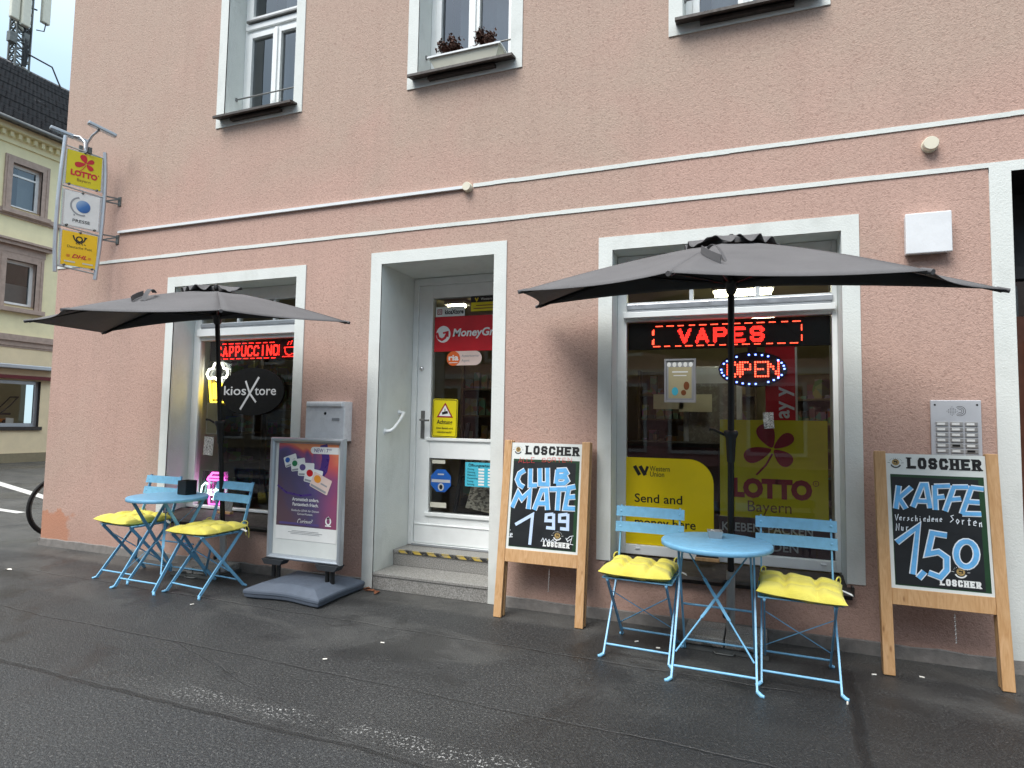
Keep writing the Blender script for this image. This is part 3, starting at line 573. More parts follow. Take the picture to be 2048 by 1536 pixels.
# ------------------------------------------------------------------ inside the shop (seen dimly through the glass)
def tube_light(x0, x1, y, z, label, two=True):
    t = thing('ceiling_light', label, 'lamp', (x0, y, z), group='fluorescent ceiling lights'); mb = MB(); mb.box(x0 - .02, x1 + .02, y - .07, y + .13, z + .025, z + .06); mb.build('housing', 'white_enamel', t)
    for dy in ((0, .09) if two else (0,)):
        mb = MB(); mb.tube([(x0, y + dy, z), (x1, y + dy, z)], .017, 10); mb.build('light_tube', glow('tube_glow', (1, .93, .62), 13), t)
tube_light(-.24, .30, 2.2, 2.72, 'twin fluorescent ceiling light seen above the transom of the wide window')
tube_light(.13, .36, 3.0, 2.60, 'short fluorescent light just over the red letters of the wide window', False)
tube_light(-3.40, -3.16, 2.4, 2.78, 'fluorescent ceiling light glimpsed at the top of the door glass', False)
tube_light(-6.42, -6.28, 2.2, 2.47, 'small ceiling light above the red letters of the narrower window', False)
def shelf_unit(x, y, rz, w, h, label, m='shelf_wood', n=5):
    t = thing('shelf_unit', label, 'shelf', (x, y, .26), rz, 'shelf units inside the kiosk'); mb = MB(); mb.box(-w / 2, w / 2, .28, .30, 0, h); mb.build('back_panel', m, t, local=True)
    for sx in (-w / 2, w / 2): mb = MB(); mb.box(sx - .015, sx + .015, 0, .279, 0, h); mb.build('side_panel', m, t, local=True)
    g = MB()
    for i in range(n):
        z = .1 + i * (h - .12) / n; mb = MB(); mb.box(-w / 2 + .016, w / 2 - .016, 0, .279, z, z + .025); mb.build('shelf', m, t, local=True)
        xx = -w / 2 + .04
        while xx < w / 2 - .12:
            ww = random.uniform(.06, .13); hh = random.uniform(.12, .85) * (h / n - .06); g.box(xx, xx + ww, .03 + random.uniform(0, .05), .24, z + .026, z + .026 + hh); xx += ww + random.uniform(.004, .03)
    o = g.build('packages', 'goods_mixed', t, local=True); o['kind'] = 'stuff'
for a in ((-6.3, 1.7, R(90), 1.5, 2.1, 'shelf unit stocked with packages behind the beer glass sign'), (-6.3, 3.4, R(90), 1.7, 2.0, 'shelf unit stocked with packages behind the oval sign'), (-2.9, 3.2, R(20), 1.2, 1.9, 'shelf unit standing across the view through the shop door'),
          (-.6, 4.7, 0, 1.6, 1.9, 'shelf unit stocked with packages behind the wide window'), (.9, 4.2, R(-30), 1.0, 1.8, 'shelf unit in the corner behind the red upright banner')): shelf_unit(*a)
t = thing('fridge', 'pale upright drinks fridge behind the middle of the wide window', 'fridge', (-.3, 3.0, .26)); mb = MB(); mb.box(-.62, .02, 3.0, 3.6, .26, 2.05); mb.build('cabinet', 'fridge_white', t, bevel=.02)
mb = MB(); mb.rect(Fr((0, 2.995, 0)), -.56, .5, -.04, 1.85); mb.build('glass_door', 'brown_glass', t)
t = thing('counter', 'dark red counter behind the wide window', 'counter', (-1.1, 2.0, .26)); mb = MB(); mb.box(-1.5, -.2, 2.0, 2.6, .26, 1.15); mb.build('front_panel', 'dark_cabinet', t); mb = MB(); mb.box(-1.53, -.17, 1.96, 2.63, 1.151, 1.19); mb.build('counter_top', 'dark_interior', t)
for k, (x, y, z, w, h, lab) in enumerate(((-.95, 2.9, 1.55, .34, .17, 'pale paper notice hanging inside near the edge of the wide window'), (-.66, 2.9, 1.52, .36, .2, 'pale paper notice hanging inside beside the framed price list'))):
    mb = MB(); mb.box(x, x + w, y, y + .004, z, z + h); tag(mb.build('paper_notice', 'ivory_panel'), lab, 'notice', 'paper notices inside the kiosk')
t = thing('newspaper_rack', 'slanted newspaper rack behind the lower door pane', 'rack', (-2.0, .95, .26)); mb = MB()
for xx in (-2.46, -1.84): mb.bar((xx, .70, .26), (xx, 1.05, 1.35), .03, .03)
mb.build('frame', 'black_metal', t); mb = MB()
for zz, yy in ((.52, .78), (.84, .88)): mb.box(-2.46, -1.84, yy, yy + .06, zz, zz + .02)
mb.build('ledge', 'black_metal', t)
for k, (x, z, y, rz_, lab) in enumerate(((-2.14, .56, .745, -8, 'folded newspaper leaning askew low in the rack behind the door'), (-2.20, .88, .85, 5, 'folded newspaper high in the rack behind the blue timetable'), (-1.95, .58, .765, 4, 'folded newspaper at the outer end of the rack behind the door'))):
    Fq = Fr((x, y, z), (1, 0, 0), (0, .32, 1)).rot(R(rz_)); mb = MB(); mb.fbox(Fq, -.2, .2, 0, .27, -.006, .006); tag(mb.build('newspaper', 'newsprint'), lab, 'newspaper', 'newspapers behind the door')

# ------------------------------------------------------------------ the yellow house across the side street
XB = -19.0; yh = thing('yellow_house', 'pale yellow house with a dark tiled roof across the side street', 'building', (XB, 6, 0)); FY = Fr((XB, 0, 0), (0, 1, 0), (0, 0, 1))
Y0, Y1, ZE = -3.0, 24.0, 8.9
ups = [(6.2 + 2.35 * k, 6.97 + 2.35 * k) for k in range(-3, 7)]
holes = [(a, b, 7.13, 8.38) for a, b in ups] + [(a, b, 4.40, 5.66) for a, b in ups] + [(1.0, 7.3, 1.0, 2.3), (8.2, 13.5, 1.0, 2.3)]
mb = MB(); wall_holes(mb, FY, Y0, Y1, 3.42, ZE, [h for h in holes if h[2] > 3.4], .3); mb.quad((XB, Y0, 3.42), (XB - 10, Y0, 3.42), (XB - 10, Y0, ZE), (XB, Y0, ZE)); mb.quad((XB, Y1, 3.42), (XB, Y1, ZE), (XB - 10, Y1, ZE), (XB - 10, Y1, 3.42)); mb.build('upper_wall', 'yellow_render', yh)
mb = MB(); wall_holes(mb, FY, Y0, Y1, .26, 3.42, [h for h in holes if h[2] < 3.4], .3); mb.quad((XB, Y0, 0), (XB - 10, Y0, 0), (XB - 10, Y0, 3.42), (XB, Y0, 3.42)); mb.build('lower_wall', 'cream_render', yh)
mb = MB(); mb.fbox(FY, Y0, Y1, 0, .26, -.3, .03); mb.build('plinth', 'plinth_stone', yh)
for zz, hh, dd in ((6.90, .12, .10), (3.40, .17, .09), (3.26, .10, .04)): mb = MB(); mb.fbox(FY, Y0, Y1, zz, zz + hh, -.01, dd); mb.fbox(FY, Y0, Y1, zz - .05, zz, -.01, dd * .5); mb.build('string_course', 'sandstone', yh)
mb = MB(); mb.fbox(FY, Y0, Y1, ZE - .02, ZE + .12, -.3, .06); mb.fbox(FY, Y0, Y1, ZE + .28, ZE + .46, -.3, .30); mb.fbox(FY, Y0, Y1, ZE + .12, ZE + .28, -.3, .08)
yy = Y0
while yy < Y1: mb.fbox(FY, yy, yy + .09, ZE + .13, ZE + .27, .08, .19); yy += .2
mb.build('cornice', 'yellow_render', yh)
mb = MB(); e0 = (XB + .5, ZE + .50); e1 = (XB - 5, 13.6)
mb.quad((e0[0], Y0, e0[1]), (e0[0], Y1, e0[1]), (e1[0], Y1, e1[1]), (e1[0], Y0, e1[1])); mb.quad((e1[0], Y0, e1[1]), (e1[0], Y1, e1[1]), (XB - 10.5, Y1, e0[1]), (XB - 10.5, Y0, e0[1])); mb.quad((e0[0], Y0, e0[1]), (e0[0], Y0, e0[1] - .07), (e0[0], Y1, e0[1] - .07), (e0[0], Y1, e0[1])); mb.quad((e0[0], Y0, e0[1] - .07), (XB - .3, Y0, e0[1] - .05), (XB - .3, Y1, e0[1] - .05), (e0[0], Y1, e0[1] - .07)); mb.quad((XB, Y0, ZE), (XB - 10, Y0, ZE), (e1[0], Y0, e1[1]))
roof = mb.build('roof', 'roof_tiles', yh)
sl = Vector((e1[0] - e0[0], 0, e1[1] - e0[1])); sn = Vector((sl.z, 0, -sl.x)).normalized()
mb = MB(); mb.tube([(e1[0], Y0, e1[1] + .02), (e1[0], Y1, e1[1] + .02)], .13, 10); mb.build('ridge', 'roof_tiles', roof)
mb = MB()                                                     # raised tile courses: real overlaps that catch the light
nC = 26
for i in range(nC):
    p = Vector((e0[0], 0, e0[1])) + sl * (i / nC); q = Vector((e0[0], 0, e0[1])) + sl * ((i + 1) / nC); a, b = p + sn * .12, q + sn * .03
    mb.add([(p.x, Y0, p.z), (p.x, Y1, p.z), (a.x, Y1, a.z), (a.x, Y0, a.z), (b.x, Y1, b.z), (b.x, Y0, b.z)], [(0, 1, 2, 3), (3, 2, 4, 5)])
mb.build('tile_course', 'roof_tiles', roof)
mb = MB(); p = Vector((e0[0], 0, e0[1])) + sl * .42 + sn * .09; q = p + sl.normalized() * .28
mb.quad((p.x, 7.7, p.z), (p.x, 8.1, p.z), (q.x, 8.1, q.z), (q.x, 7.7, q.z)); mb.build('skylight', 'chrome', roof)
mb = MB(); mb.tube([(XB + .56, Y0, ZE + .44), (XB + .56, Y1, ZE + .44)], .06, 10); mb.build('gutter', 'zinc', roof)
def far_window(a, b, z0, z1, head, blind):
    F = Fr((XB - .12, 0, 0), (0, 1, 0), (0, 0, 1)); mb = MB(); frame_boxes(mb, F, a, b, z0, z1, .085, -.05, .0); mb.fbox(F, a + .07, b - .07, z0 + (z1 - z0) * .74, z0 + (z1 - z0) * .78, -.049, -.002) if not head else None
    w = mb.build('window', 'white_wood', yh)
    mb = MB(); F2 = FY; s_ = .19; mb.fbox(F2, a - s_, a, z0 - .08, z1 + s_, -.01, .05); mb.fbox(F2, b, b + s_, z0 - .08, z1 + s_, -.01, .05); mb.fbox(F2, a, b, z1, z1 + s_, -.01, .05); mb.fbox(F2, a - s_ - .05, b + s_ + .05, z0 - .2, z0 - .08, -.01, .14); hole_sides(mb, F2, (a, b, z0, z1), .04, -.3)
    for q in (a - s_ + .05, b + s_ - .08): mb.fbox(F2, q, q + .03, z0 - .08, z1 + s_ - .06, .05, .07)
    if head: mb.fbox(F2, a - s_ - .02, b + s_ + .02, z1 + s_, z1 + s_ + .2, -.01, .06); mb.fbox(F2, a - s_ - .12, b + s_ + .12, z1 + s_ + .2, z1 + s_ + .3, -.01, .18); mb.fbox(F2, a - s_ - .16, b + s_ + .16, z1 + s_ + .3, z1 + s_ + .36, -.01, .24)
    mb.build('surround', 'sandstone', w)
    mb = MB(); mb.rect(F, a + .07, z0 + .07, b - .07, z1 - .07, -.03); mb.build('pane', 'far_glass', w)
    mb = MB(); F3 = Fr((XB - .34, 0, 0), (0, 1, 0), (0, 0, 1))
    if head: mb.rect(F3, a - .1, z0, b + .1, z0 + (z1 - z0) * .5)
    else: mb.rect(F3, a + (b - a) * .45, z0, b + .1, z1)
    mb.build('curtain', 'curtain', w)
for a, b in ups: far_window(a, b, 7.13, 8.38, False, 0); far_window(a, b, 4.40, 5.66, True, 0)
mb = MB(); mb.box(XB - 1.6, XB - .9, Y0, Y1, 3.5, ZE - .1); mb.build('inner_room', 'dark_interior', yh)
for a, b in ((1.0, 7.3), (8.2, 13.5)):
    F = Fr((XB - .1, 0, 0), (0, 1, 0), (0, 0, 1)); mb = MB(); frame_boxes(mb, F, a, b, 1.0, 2.3, .10, -.05, .0); w = mb.build('display_window', 'aluminium_frame', yh)
    mb = MB(); mb.rect(F, a + .1, 1.1, b - .1, 2.2, -.02); mb.build('pane', 'door_glass', w)
    mb = MB(); mb.box(XB - 1.15, XB - .31, a - .3, b + .3, .9, 1.02); mb.box(XB - 1.25, XB - 1.15, a - .3, b + .3, .9, 2.6); mb.build('display_stage', 'khaki_wall', w)
    mb = MB(); hole_sides(mb, FY, (a, b, 1.0, 2.3), .01, -.1); mb.fbox(FY, a - .08, b + .08, .9, 1.0, -.01, .05); mb.build('sill', 'sheet_metal_dark', w)
    mb = MB(); mb.fbox(FY, a - .3, b + .3, 2.34, 2.44, .005, .16); mb.build('awning_beam', 'dark_red_metal', w)
    mb = MB(); mb.fbox(FY, a - .3, b + .3, 2.62, 2.74, .005, .22); mb.build('awning_case', 'aluminium', w, bevel=.02)
mb = MB(); F = Fr((XB - .28, 0, 0), (0, 1, 0), (0, 0, 1)); mb.fbox(F, 5.3, 6.15, 1.42, 2.12, 0, .01); pst = mb.build('window_poster', 'dark_red_print'); tag(pst, 'red poster with a yellow square in the yellow house display window', 'poster')
mb = MB(); mb.rect(F, 5.55, 1.62, 5.95, 1.95, .012); mb.build('printed_square', 'yellow_print', pst)
t = thing('lawn_mower', 'orange and black lawn mower on show in the yellow house display window', 'lawn mower', (XB - .8, 6.6, 1.02)); mb = MB()
mb.box(XB - 1.0, XB - .6, 6.25, 6.85, 1.12, 1.22); mb.box(XB - .95, XB - .65, 6.32, 6.7, 1.221, 1.32); mb.build('deck', 'mower_orange', t, bevel=.03); mb = MB(); mb.box(XB - .92, XB - .68, 6.5, 6.98, 1.323, 1.39); mb.build('grass_box', 'black_plastic', t, bevel=.02)
for yy in (6.3, 6.8):
    for xx in (XB - 1.02, XB - .58): mb = MB(); mb.lathe([(0, -.02), (.09, -.02), (.09, .02), (0, .02)], (xx, yy, 1.115), 16, (1, 0, 0)); mb.build('wheel', 'rubber', t)
mb = MB()
for xx in (XB - .98, XB - .62): mb.tube([(xx, 6.5, 1.2), (xx, 6.9, 1.6), (xx, 7.1, 1.85)], .018, 8)
mb.tube([(XB - .98, 7.1, 1.85), (XB - .62, 7.1, 1.85)], .02, 8); mb.build('handlebar', 'black_metal', t)
mb = MB(); mb.fbox(Fr((XB - .45, 6.72, 1.03), (0, 1, -.08), (-.15, .08, 1)), 0, .2, 0, .22, 0, .006); tag(mb.build('price_card', 'white_print'), 'white price card leaning by the mower in the display window', 'card')
# mobile phone mast on its ridge
mx_, my_, mz_ = e1[0], 8.95, 13.6; t = thing('antenna_mast', 'lattice mast with pale mobile phone antenna panels on the tiled roof', 'antenna', (mx_, my_, mz_)); mb = MB()
cs = [(mx_ - .2, my_ - .25), (mx_ + .2, my_ - .25), (mx_ + .2, my_ + .2), (mx_ - .2, my_ + .2)]
for (a, b) in cs: mb.tube([(a, b, mz_ - .3), (a, b, mz_ + 4.6)], .035, 6)
for i in range(16):
    z = mz_ + i * .3
    for k in range(4):
        (a, b), (c_, d_) = cs[k], cs[(k + 1) % 4]; mb.tube([(a, b, z), (c_, d_, z + .3)], .03, 5); mb.tube([(a, b, z), (c_, d_, z)], .02, 5)
mb.build('lattice', 'galvanised', t)
for (dx, dy, z0, h) in ((.30, -.42, 1.55, 2.2), (.38, -.12, 1.45, 2.3), (.2, .62, 2.05, 2.4), (-.45, .2, 1.7, 2.2)):
    mb = MB(); mb.box(mx_ + dx - .09, mx_ + dx + .09, my_ + dy - .14, my_ + dy + .14, mz_ + z0, mz_ + z0 + h); mb.build('antenna_panel', 'ivory_panel', t, bevel=.04)
mb = MB()
for (a, b, z) in ((.2, .35, 2.4), (.2, .35, 3.9), (.2, -.3, 2.0), (.2, -.3, 3.4), (.1, .4, 3.2)): mb = MB(); mb.tube([(mx_, my_, mz_ + z), (mx_ + a, my_ + b, mz_ + z)], .03, 6); mb.build('bracket', 'galvanised', t)
mb = MB(); mb.box(mx_ + .1, mx_ + .3, my_ - .5, my_ - .28, mz_ + .75, mz_ + 1.1); mb.build('equipment_box', 'galvanised', t); mb = MB(); mb.box(mx_ + .12, mx_ + .28, my_ - .05, my_ + .12, mz_ + .9, mz_ + 1.3); mb.build('equipment_box', 'galvanised', t)
mb = MB()
for k in range(7):
    a = random.uniform(-.2, .25); mb.tube([(mx_ + .22, my_ + a, mz_ + 1.6), (mx_ + .27, my_ + a + random.uniform(-.12, .12), mz_ + 1.0), (mx_ + .24, my_ + a * .6, mz_ + .5), (mx_ + .22, my_ + a * .4, mz_ + .1)], .022, 5)
mb.tube([(mx_ + .3, my_ + .6, mz_ + 2.05), (mx_ + .3, my_ + .55, mz_ + 1.7), (mx_ + .3, my_ + .3, mz_ + 1.6)], .02, 5); mb.tube([(mx_ + .25, my_ + .1, mz_ + .6), (mx_ + .3, my_ + .9, mz_ + .55), (mx_ + .35, my_ + 1.1, mz_ + .1), (mx_ + .5, my_ + 1.15, mz_ - .2)], .03, 6); mb.build('cable', 'black_plastic', t)

# ------------------------------------------------------------------ the houses across the street, seen in the window glass
def opposite(x0, x1, h, m, lab):
    t = thing('street_house', lab, 'building', ((x0 + x1) / 2, -17, 0), group='houses reflected in the shop glass'); F = Fr((0, -17, 0), (-1, 0, 0), (0, 0, 1)); hs = []
    n = int((x1 - x0) / 2.4)
    for k in range(n):
        a = -x1 + .7 + k * (x1 - x0 - .6) / n
        for z in (3.9, 6.9): hs.append((a, a + 1.1, z, z + 1.7))
        hs.append((a - .15, a + 1.45, .5, 2.7))
    mb = MB(); wall_holes(mb, F, -x1, -x0, 0, h, hs, .3); mb.box(x0, x1, -27, -17.31, 0, h); mb.build('wall', m, t)
    mb = MB(); mb.box(x0, x1, -17.3, -17.15, .02, h - .1); mb.build('window_pane', 'far_glass', t); mb = MB(); mb.box(x0, x1, -17.306, -17.303, .02, h - .1); mb.build('inner_room', 'dark_interior', t)
    mb = MB(); mb.fbox(F, -x1, -x0, 3.1, 3.3, -.01, .08)
    for hh in hs: frame_boxes(mb, F, hh[0] - .12, hh[1] + .12, hh[2] - .12, hh[3] + .12, .12, -.01, .05)
    mb.build('trim', 'white_plaster', t); mb = MB(); mb.quad((x0, -16.6, h), (x1, -16.6, h), (x1, -22, h + 3), (x0, -22, h + 3)); mb.quad((x0, -22, h + 3), (x1, -22, h + 3), (x1, -27.3, h), (x0, -27.3, h)); mb.build('roof', 'roof_tiles', t)
opposite(-16, 5, 9.2, 'opposite_render', 'dusky pink house reflected in the shop glass'); opposite(5.2, 24, 8.4, 'sandstone', 'brown stone house reflected in the shop glass'); opposite(-48, -16.2, 8.8, 'plinth_stone', 'long drab house at the far end of the reflected street')

# ------------------------------------------------------------------ writing and emblems shared by several signs
def clover(mb, F, cx, cy, r, d=.002):
    for ang, ln, wd in ((112, 1.15, .72), (38, 1.0, .52), (200, 1.25, .66), (318, .95, .62)):
        a = R(ang); pts = []
        for k in range(25):
            t = k / 24 * 2 * math.pi; rad = .5 - .5 * math.cos(t); u = rad * ln; v = math.sin(t) * wd * .62 * (.42 + .75 * rad)
            pts.append((cx + r * ((u + .07) * math.cos(a) - v * math.sin(a)), cy + r * ((u + .07) * math.sin(a) + v * math.cos(a))))
        mb.poly(F, pts[:-1], d)
    mb.rib(F, [(cx - .02 * r, cy - .22 * r), (cx - .3 * r, cy - .75 * r), (cx - .72 * r, cy - 1.22 * r)], .085 * r, d)
def crest(F, cx, cy, r, parent):
    mb = MB(); mb.ell(F, (cx, cy), r * .62, r * .62, .0022); mb.build('crest_disc', 'gold_print', parent)
    mb = MB(); mb.ell(F, (cx - .12 * r, cy + .12 * r), r * .2, r * .16, .0026, 12); mb.ell(F, (cx + .2 * r, cy + .05 * r), r * .14, r * .2, .0026, 12); mb.rib(F, [(cx - .35 * r, cy - .2 * r), (cx, cy - .34 * r), (cx + .35 * r, cy - .15 * r)], r * .09, .0026); mb.rib(F, [(cx - .4 * r, cy + .36 * r), (cx, cy + .5 * r), (cx + .4 * r, cy + .36 * r)], r * .08, .0026); mb.build('crest_figure', 'black_print', parent)
def logo(mb, F, cx, cy, r, d=.0024):
    mb.arc(F, (cx, cy), r * .86, 205, 335, r * .24, d)
    for k in range(9): a = R(160 - 140 * k / 8); mb.rib(F, [(cx + r * 1.0 * math.cos(a), cy + .2 * r + r * .62 * math.sin(a)), (cx + r * 1.08 * math.cos(a), cy + .22 * r + r * .76 * math.sin(a))], r * .07, d)
    for sx in (-1, 1): mb.rib(F, [(cx + sx * r * .95, cy + .02 * r), (cx + sx * r * 1.35, cy + .06 * r)], r * .07, d)

# ------------------------------------------------------------------ projecting sign at the corner
SG = Fr((-6.048, -.10, 0), (math.sin(R(20.9)), math.cos(R(20.9)), 0), (0, 0, 1))
t = thing('projecting_sign', 'projecting sign of three stacked panels between curved steel poles at the house corner', 'sign', (-6.048, -.1, 2.75))
for prof in ([(-.372, 4.10), (-.389, 3.78), (-.400, 3.478), (-.403, 3.193), (-.400, 2.975), (-.388, 2.745)], [(-.037, 4.045), (-.022, 3.809), (-.019, 3.578), (-.024, 3.324), (-.036, 3.059), (-.059, 2.725)]):
    mb = MB(); mb.tube([SG.p(a, b, 0) for a, b in prof], .0185, 14); mb.build('pole', 'aluminium', t)
for z0, z1, a0, a1 in ((4.012, 3.982, -.378, -.03), (3.609, 3.579, -.395, -.022), (3.213, 3.180, -.403, -.03), (2.812, 2.784, -.392, -.053)):
    mb = MB(); mb.tube([SG.p(a0, z0, -.005), SG.p(a1, z1, -.005)], .008, 8); mb.build('rail', 'steel', t)
for zt, zb in ((4.0, 3.6), (3.6, 3.2)):
    mb = MB(); p = [SG.p(-.02, zb, .0), SG.p(-.02, zb - .055, 0)]
    w0, w1 = Vector((-5.99, 0, zb - .0)), Vector((-5.99, 0, zb - .055)); mb.bar(p[0], w0, .012, .01, (0, 0, 1)); mb.bar(p[1], w1, .012, .01, (0, 0, 1)); mb.bar(p[1], w0, .012, .01, (0, 0, 1)); mb.box(-6.01, -5.97, -.008, 0, zb - .075, zb + .02); mb.build('bracket', 'galvanised', t)
mb = MB(); mb.fbox(SG, -.255, -.225, 3.99, 4.05, -.03, .0); mb.fbox(SG, -.185, -.155, 3.985, 4.045, -.0, .03); mb.build('lamp_clamp', 'galvanised', t)
def sign_lamp(pts, a, b):
    mb = MB(); mb.tube(pts, .011, 10); o = mb.build('lamp_arm', 'aluminium', t)
    mb = MB(); mb.bar(a, b, .035, .055, (0, 0, 1)); k = mb.build('lamp_head', 'aluminium_frame', t, bevel=.008)
    d = (b - a).normalized(); mb = MB(); mb.bar(a + d * .02 + Vector((0, 0, -.021)), b - d * .02 + Vector((0, 0, -.021)), .006, .038, (0, 0, 1)); mb.build('lamp_lens', 'clear_glass', k)
N_ = SG.n
sign_lamp([SG.p(-.205, 3.99, -.01), SG.p(-.208, 4.10, -.02), SG.p(-.235, 4.165, -.09), SG.p(-.29, 4.185, -.17)], SG.p(-.47, 4.205, -.17), SG.p(-.15, 4.165, -.17))
sign_lamp([SG.p(-.198, 3.99, .01), SG.p(-.196, 4.08, .02), SG.p(-.175, 4.145, .09), SG.p(-.14, 4.19, .16)], SG.p(-.235, 4.235, .17), SG.p(.01, 4.185, .17))
def sign_panel(nm, m, z0, z1, tilt):
    F = SG.sub(-.205, (z0 + z1) / 2, .004); hw, hh = .146, (z1 - z0) / 2; mb = MB()
    mb.fbox(F, -hw - .022, hw + .022, -hh - .012, hh + .012, -.006, -.002); pl = mb.build('clear_plate', 'clear_glass', t)
    mb = MB(); mb.fbox(F, -hw, hw, -hh, hh, -.0015, .0045); pn = mb.build(nm, m, t)
    mb = MB()
    for a, b in ((0, hh + .004), (-hw + .03, -hh - .002), (hw - .03, -hh - .002)): mb.lathe([(0, .012), (.011, .010), (.011, -.012)], F.p(a, b, 0), 12, F.n)
    mb.build('clamp', 'galvanised', pn); return F.sub(0, 0, .0045), pn, hw, hh
F, pn, hw, hh = sign_panel('lotto_panel', 'lotto_yellow', 3.635, 3.975, 0)
mb = MB(); clover(mb, F, .012, .065, .075); mb.text(F, 'LOTTO', .074, (0, -.073), align='CENTER', bold=.06, width=.225); mb.ell(F, (.122, -.022), .006, .006, .002, 10); mb.build('lettering', 'red_print', pn)
mb = MB(); mb.text(F, 'Bayern', .042, (0, -.125), align='CENTER'); mb.build('lettering', 'brown_print', pn)
F, pn, hw, hh = sign_panel('press_panel', 'white_print', 3.225, 3.565, 0)
s = NT('globe_print'); x, y, z = s.xyz(); q = s.ma('ADD', s.ma('MULTIPLY', s.ma('SUBTRACT', z, 3.43), 3.4), s.ma('MULTIPLY', s.ma('ADD', y, .28), -3)); s.set(col=s.ramp(s.ma('ADD', q, .5), (0, lin((22, 48, 112))), (.5, lin((58, 112, 178))), (1, lin((190, 214, 232)))), rough=.3); MATS['globe_print'] = s.m
mb = MB(); mb.ell(F, (.010, .038), .060, .062, .002, 36); mb.build('globe_print', 'globe_print', pn)
mb = MB(); mb.arc(F, (-.004, .036), .088, 105, 292, .014, .002); mb.rect(F, -.066, -.068, -.056, -.052, .002); mb.build('arc_print', 'grey_print', pn)
mb = MB(); mb.text(F, 'PRESSE', .042, (0, -.128), align='CENTER', bold=.012, width=.145); mb.build('lettering', 'black_print', pn)
F, pn, hw, hh = sign_panel('post_panel', 'post_yellow', 2.828, 3.165, 0)
mb = MB(); mb.arc(F, (-.005, .105), .024, 0, 360, .011, .002); mb.rib(F, [(-.058, .135), (-.046, .098), (-.022, .07), (.012, .07), (.034, .094), (.046, .13)], .012, .0021); mb.poly(F, [(.034, .098), (.062, .132), (.034, .136)], .0022)
for a in (-.034, -.012, .014, .036): mb.rib(F, [(a, .062), (a + .014, .052)], .006, .0023)
mb.text(F, 'Deutsche Post', .035, (0, .008), align='CENTER', width=.205); mb.build('lettering', 'black_print', pn)
mb = MB(); mb.text(F, 'DHL', .052, (0, -.088), align='CENTER', bold=.03, shear=.35, width=.125)
for k in range(3): mb.rect(F, -.105, -.085 + k * .009, -.078 + k * .003, -.081 + k * .009, .002); mb.rect(F, .072 + k * .003, -.085 + k * .009, .098, -.081 + k * .009, .002)
mb.build('lettering', 'red_print', pn)
for q in (-.12, .03): mb = MB(); mb.rect(F, q, -.138, q + .09, -.124, .002); mb.build('pale_bar', 'ivory_panel', pn)

# ------------------------------------------------------------------ small fittings on the facade
def cap(x, z, r, d, lab):
    mb = MB(); A_ = (0, -1, 0); mb.lathe([(0, d), (r * .93, d)], (x, 0, z), 28, A_); mb.lathe([(r * .93, d), (r, d - .005)], (x, 0, z), 28, A_); mb.lathe([(r, d - .005), (r, .014)], (x, 0, z), 28, A_); mb.lathe([(r * 1.06, .014), (r * 1.06, 0)], (x, 0, z), 28, A_); mb.lathe([(r, .014), (r * 1.06, .014)], (x, 0, z), 28, A_); tag(mb.build('junction_box', 'cream_plastic'), lab, 'junction box', 'round junction boxes on the facade')
cap(-2.024, 3.231, .036, .045, 'small round cream junction box at the end of the white conduit'); cap(1.10, 3.112, .042, .05, 'larger round cream junction box under the upper white stripe above the alarm box')
mb = MB(); mb.bar((-5.97, -.012, 3.245), (-2.055, -.012, 3.236), .024, .022, (0, 0, 1)); tag(mb.build('cable_conduit', 'white_plastic'), 'thin white cable conduit running along the facade from the projecting sign', 'conduit')
t = thing('alarm_box', 'square white alarm box on the wall beside the big parasol', 'box', (1.06, 0, 2.55)); mb = MB(); mb.box(.955, 1.183, -.046, 0, 2.434, 2.672); mb.build('back_plate', 'white_enamel', t, bevel=.006); mb = MB(); mb.box(.950, 1.189, -.066, -.0465, 2.428, 2.678); mb.build('cover', 'white_enamel', t, bevel=.006)
t = thing('intercom_panel', 'brushed metal intercom panel with rows of bell buttons on the wall', 'intercom', (1.19, 0, 1.35)); mb = MB(); mb.box(1.068, 1.320, -.012, 0, 1.13, 1.543); mb.build('plate', paint('brushed_plate', (200, 203, 208), .4, .25, var=.03), t, bevel=.003)
F = Fr((0, -.012, 0)); mb = MB()
for i in range(7):
    for j in range(7):
        if abs(i - 3) + abs(j - 3) <= 3: mb.ell(F, (1.176 + .0085 * (i - 3), 1.478 + .0085 * (j - 3)), .0022, .0022, .0006, 6)
for k in range(3): mb.arc(F, (1.215, 1.479), .010 + .009 * k, -130, 130, .0022, .0006)
mb.build('speaker_grille', 'black_print', t); mb = MB()
for a in (1.09, 1.30):
    mb.ell(F, (a, 1.515), .006, .006, .0006, 10)
mb.build('screw', 'black_print', t)
for i in range(8):
    for j in range(3):
        a, b = 1.092 + j * .073, 1.415 - i * .032; mb = MB(); mb.fbox(F, a, a + .062, b - .024, b, 0, .006); bt = mb.build('bell_button', 'steel', t, bevel=.0015); mb = MB(); mb.rect(F, a + .006, b - .019, a + .045, b - .006, .0066); mb.build('name_card', 'white_print' if random.random() > .25 else 'black_print', bt)
t = thing('mailbox', 'white enamel mailbox with a slot hung between shop window and door', 'mailbox', (-3.25, 0, 1.2)); mb = MB(); mb.box(-3.445, -3.055, -.105, 0, 1.185, 1.515); mb.build('box', 'white_enamel', t, bevel=.004)
mb = MB(); mb.box(-3.442, -3.06, -.109, -.1055, 1.19, 1.452); mb.build('door', 'white_enamel', t, bevel=.002); mb = MB(); mb.box(-3.435, -3.075, -.122, -.1055, 1.470, 1.505); mb.build('slot_flap', 'white_enamel', t, bevel=.008)
mb = MB(); mb.lathe([(0, .004), (.012, .003), (.013, 0)], (-3.245, -.109, 1.415), 14, (0, -1, 0)); mb.build('lock', 'black_metal', t); mb = MB(); mb.box(-3.175, -3.10, -.112, -.109, 1.355, 1.378); mb.build('name_plate', 'grey_print', t)
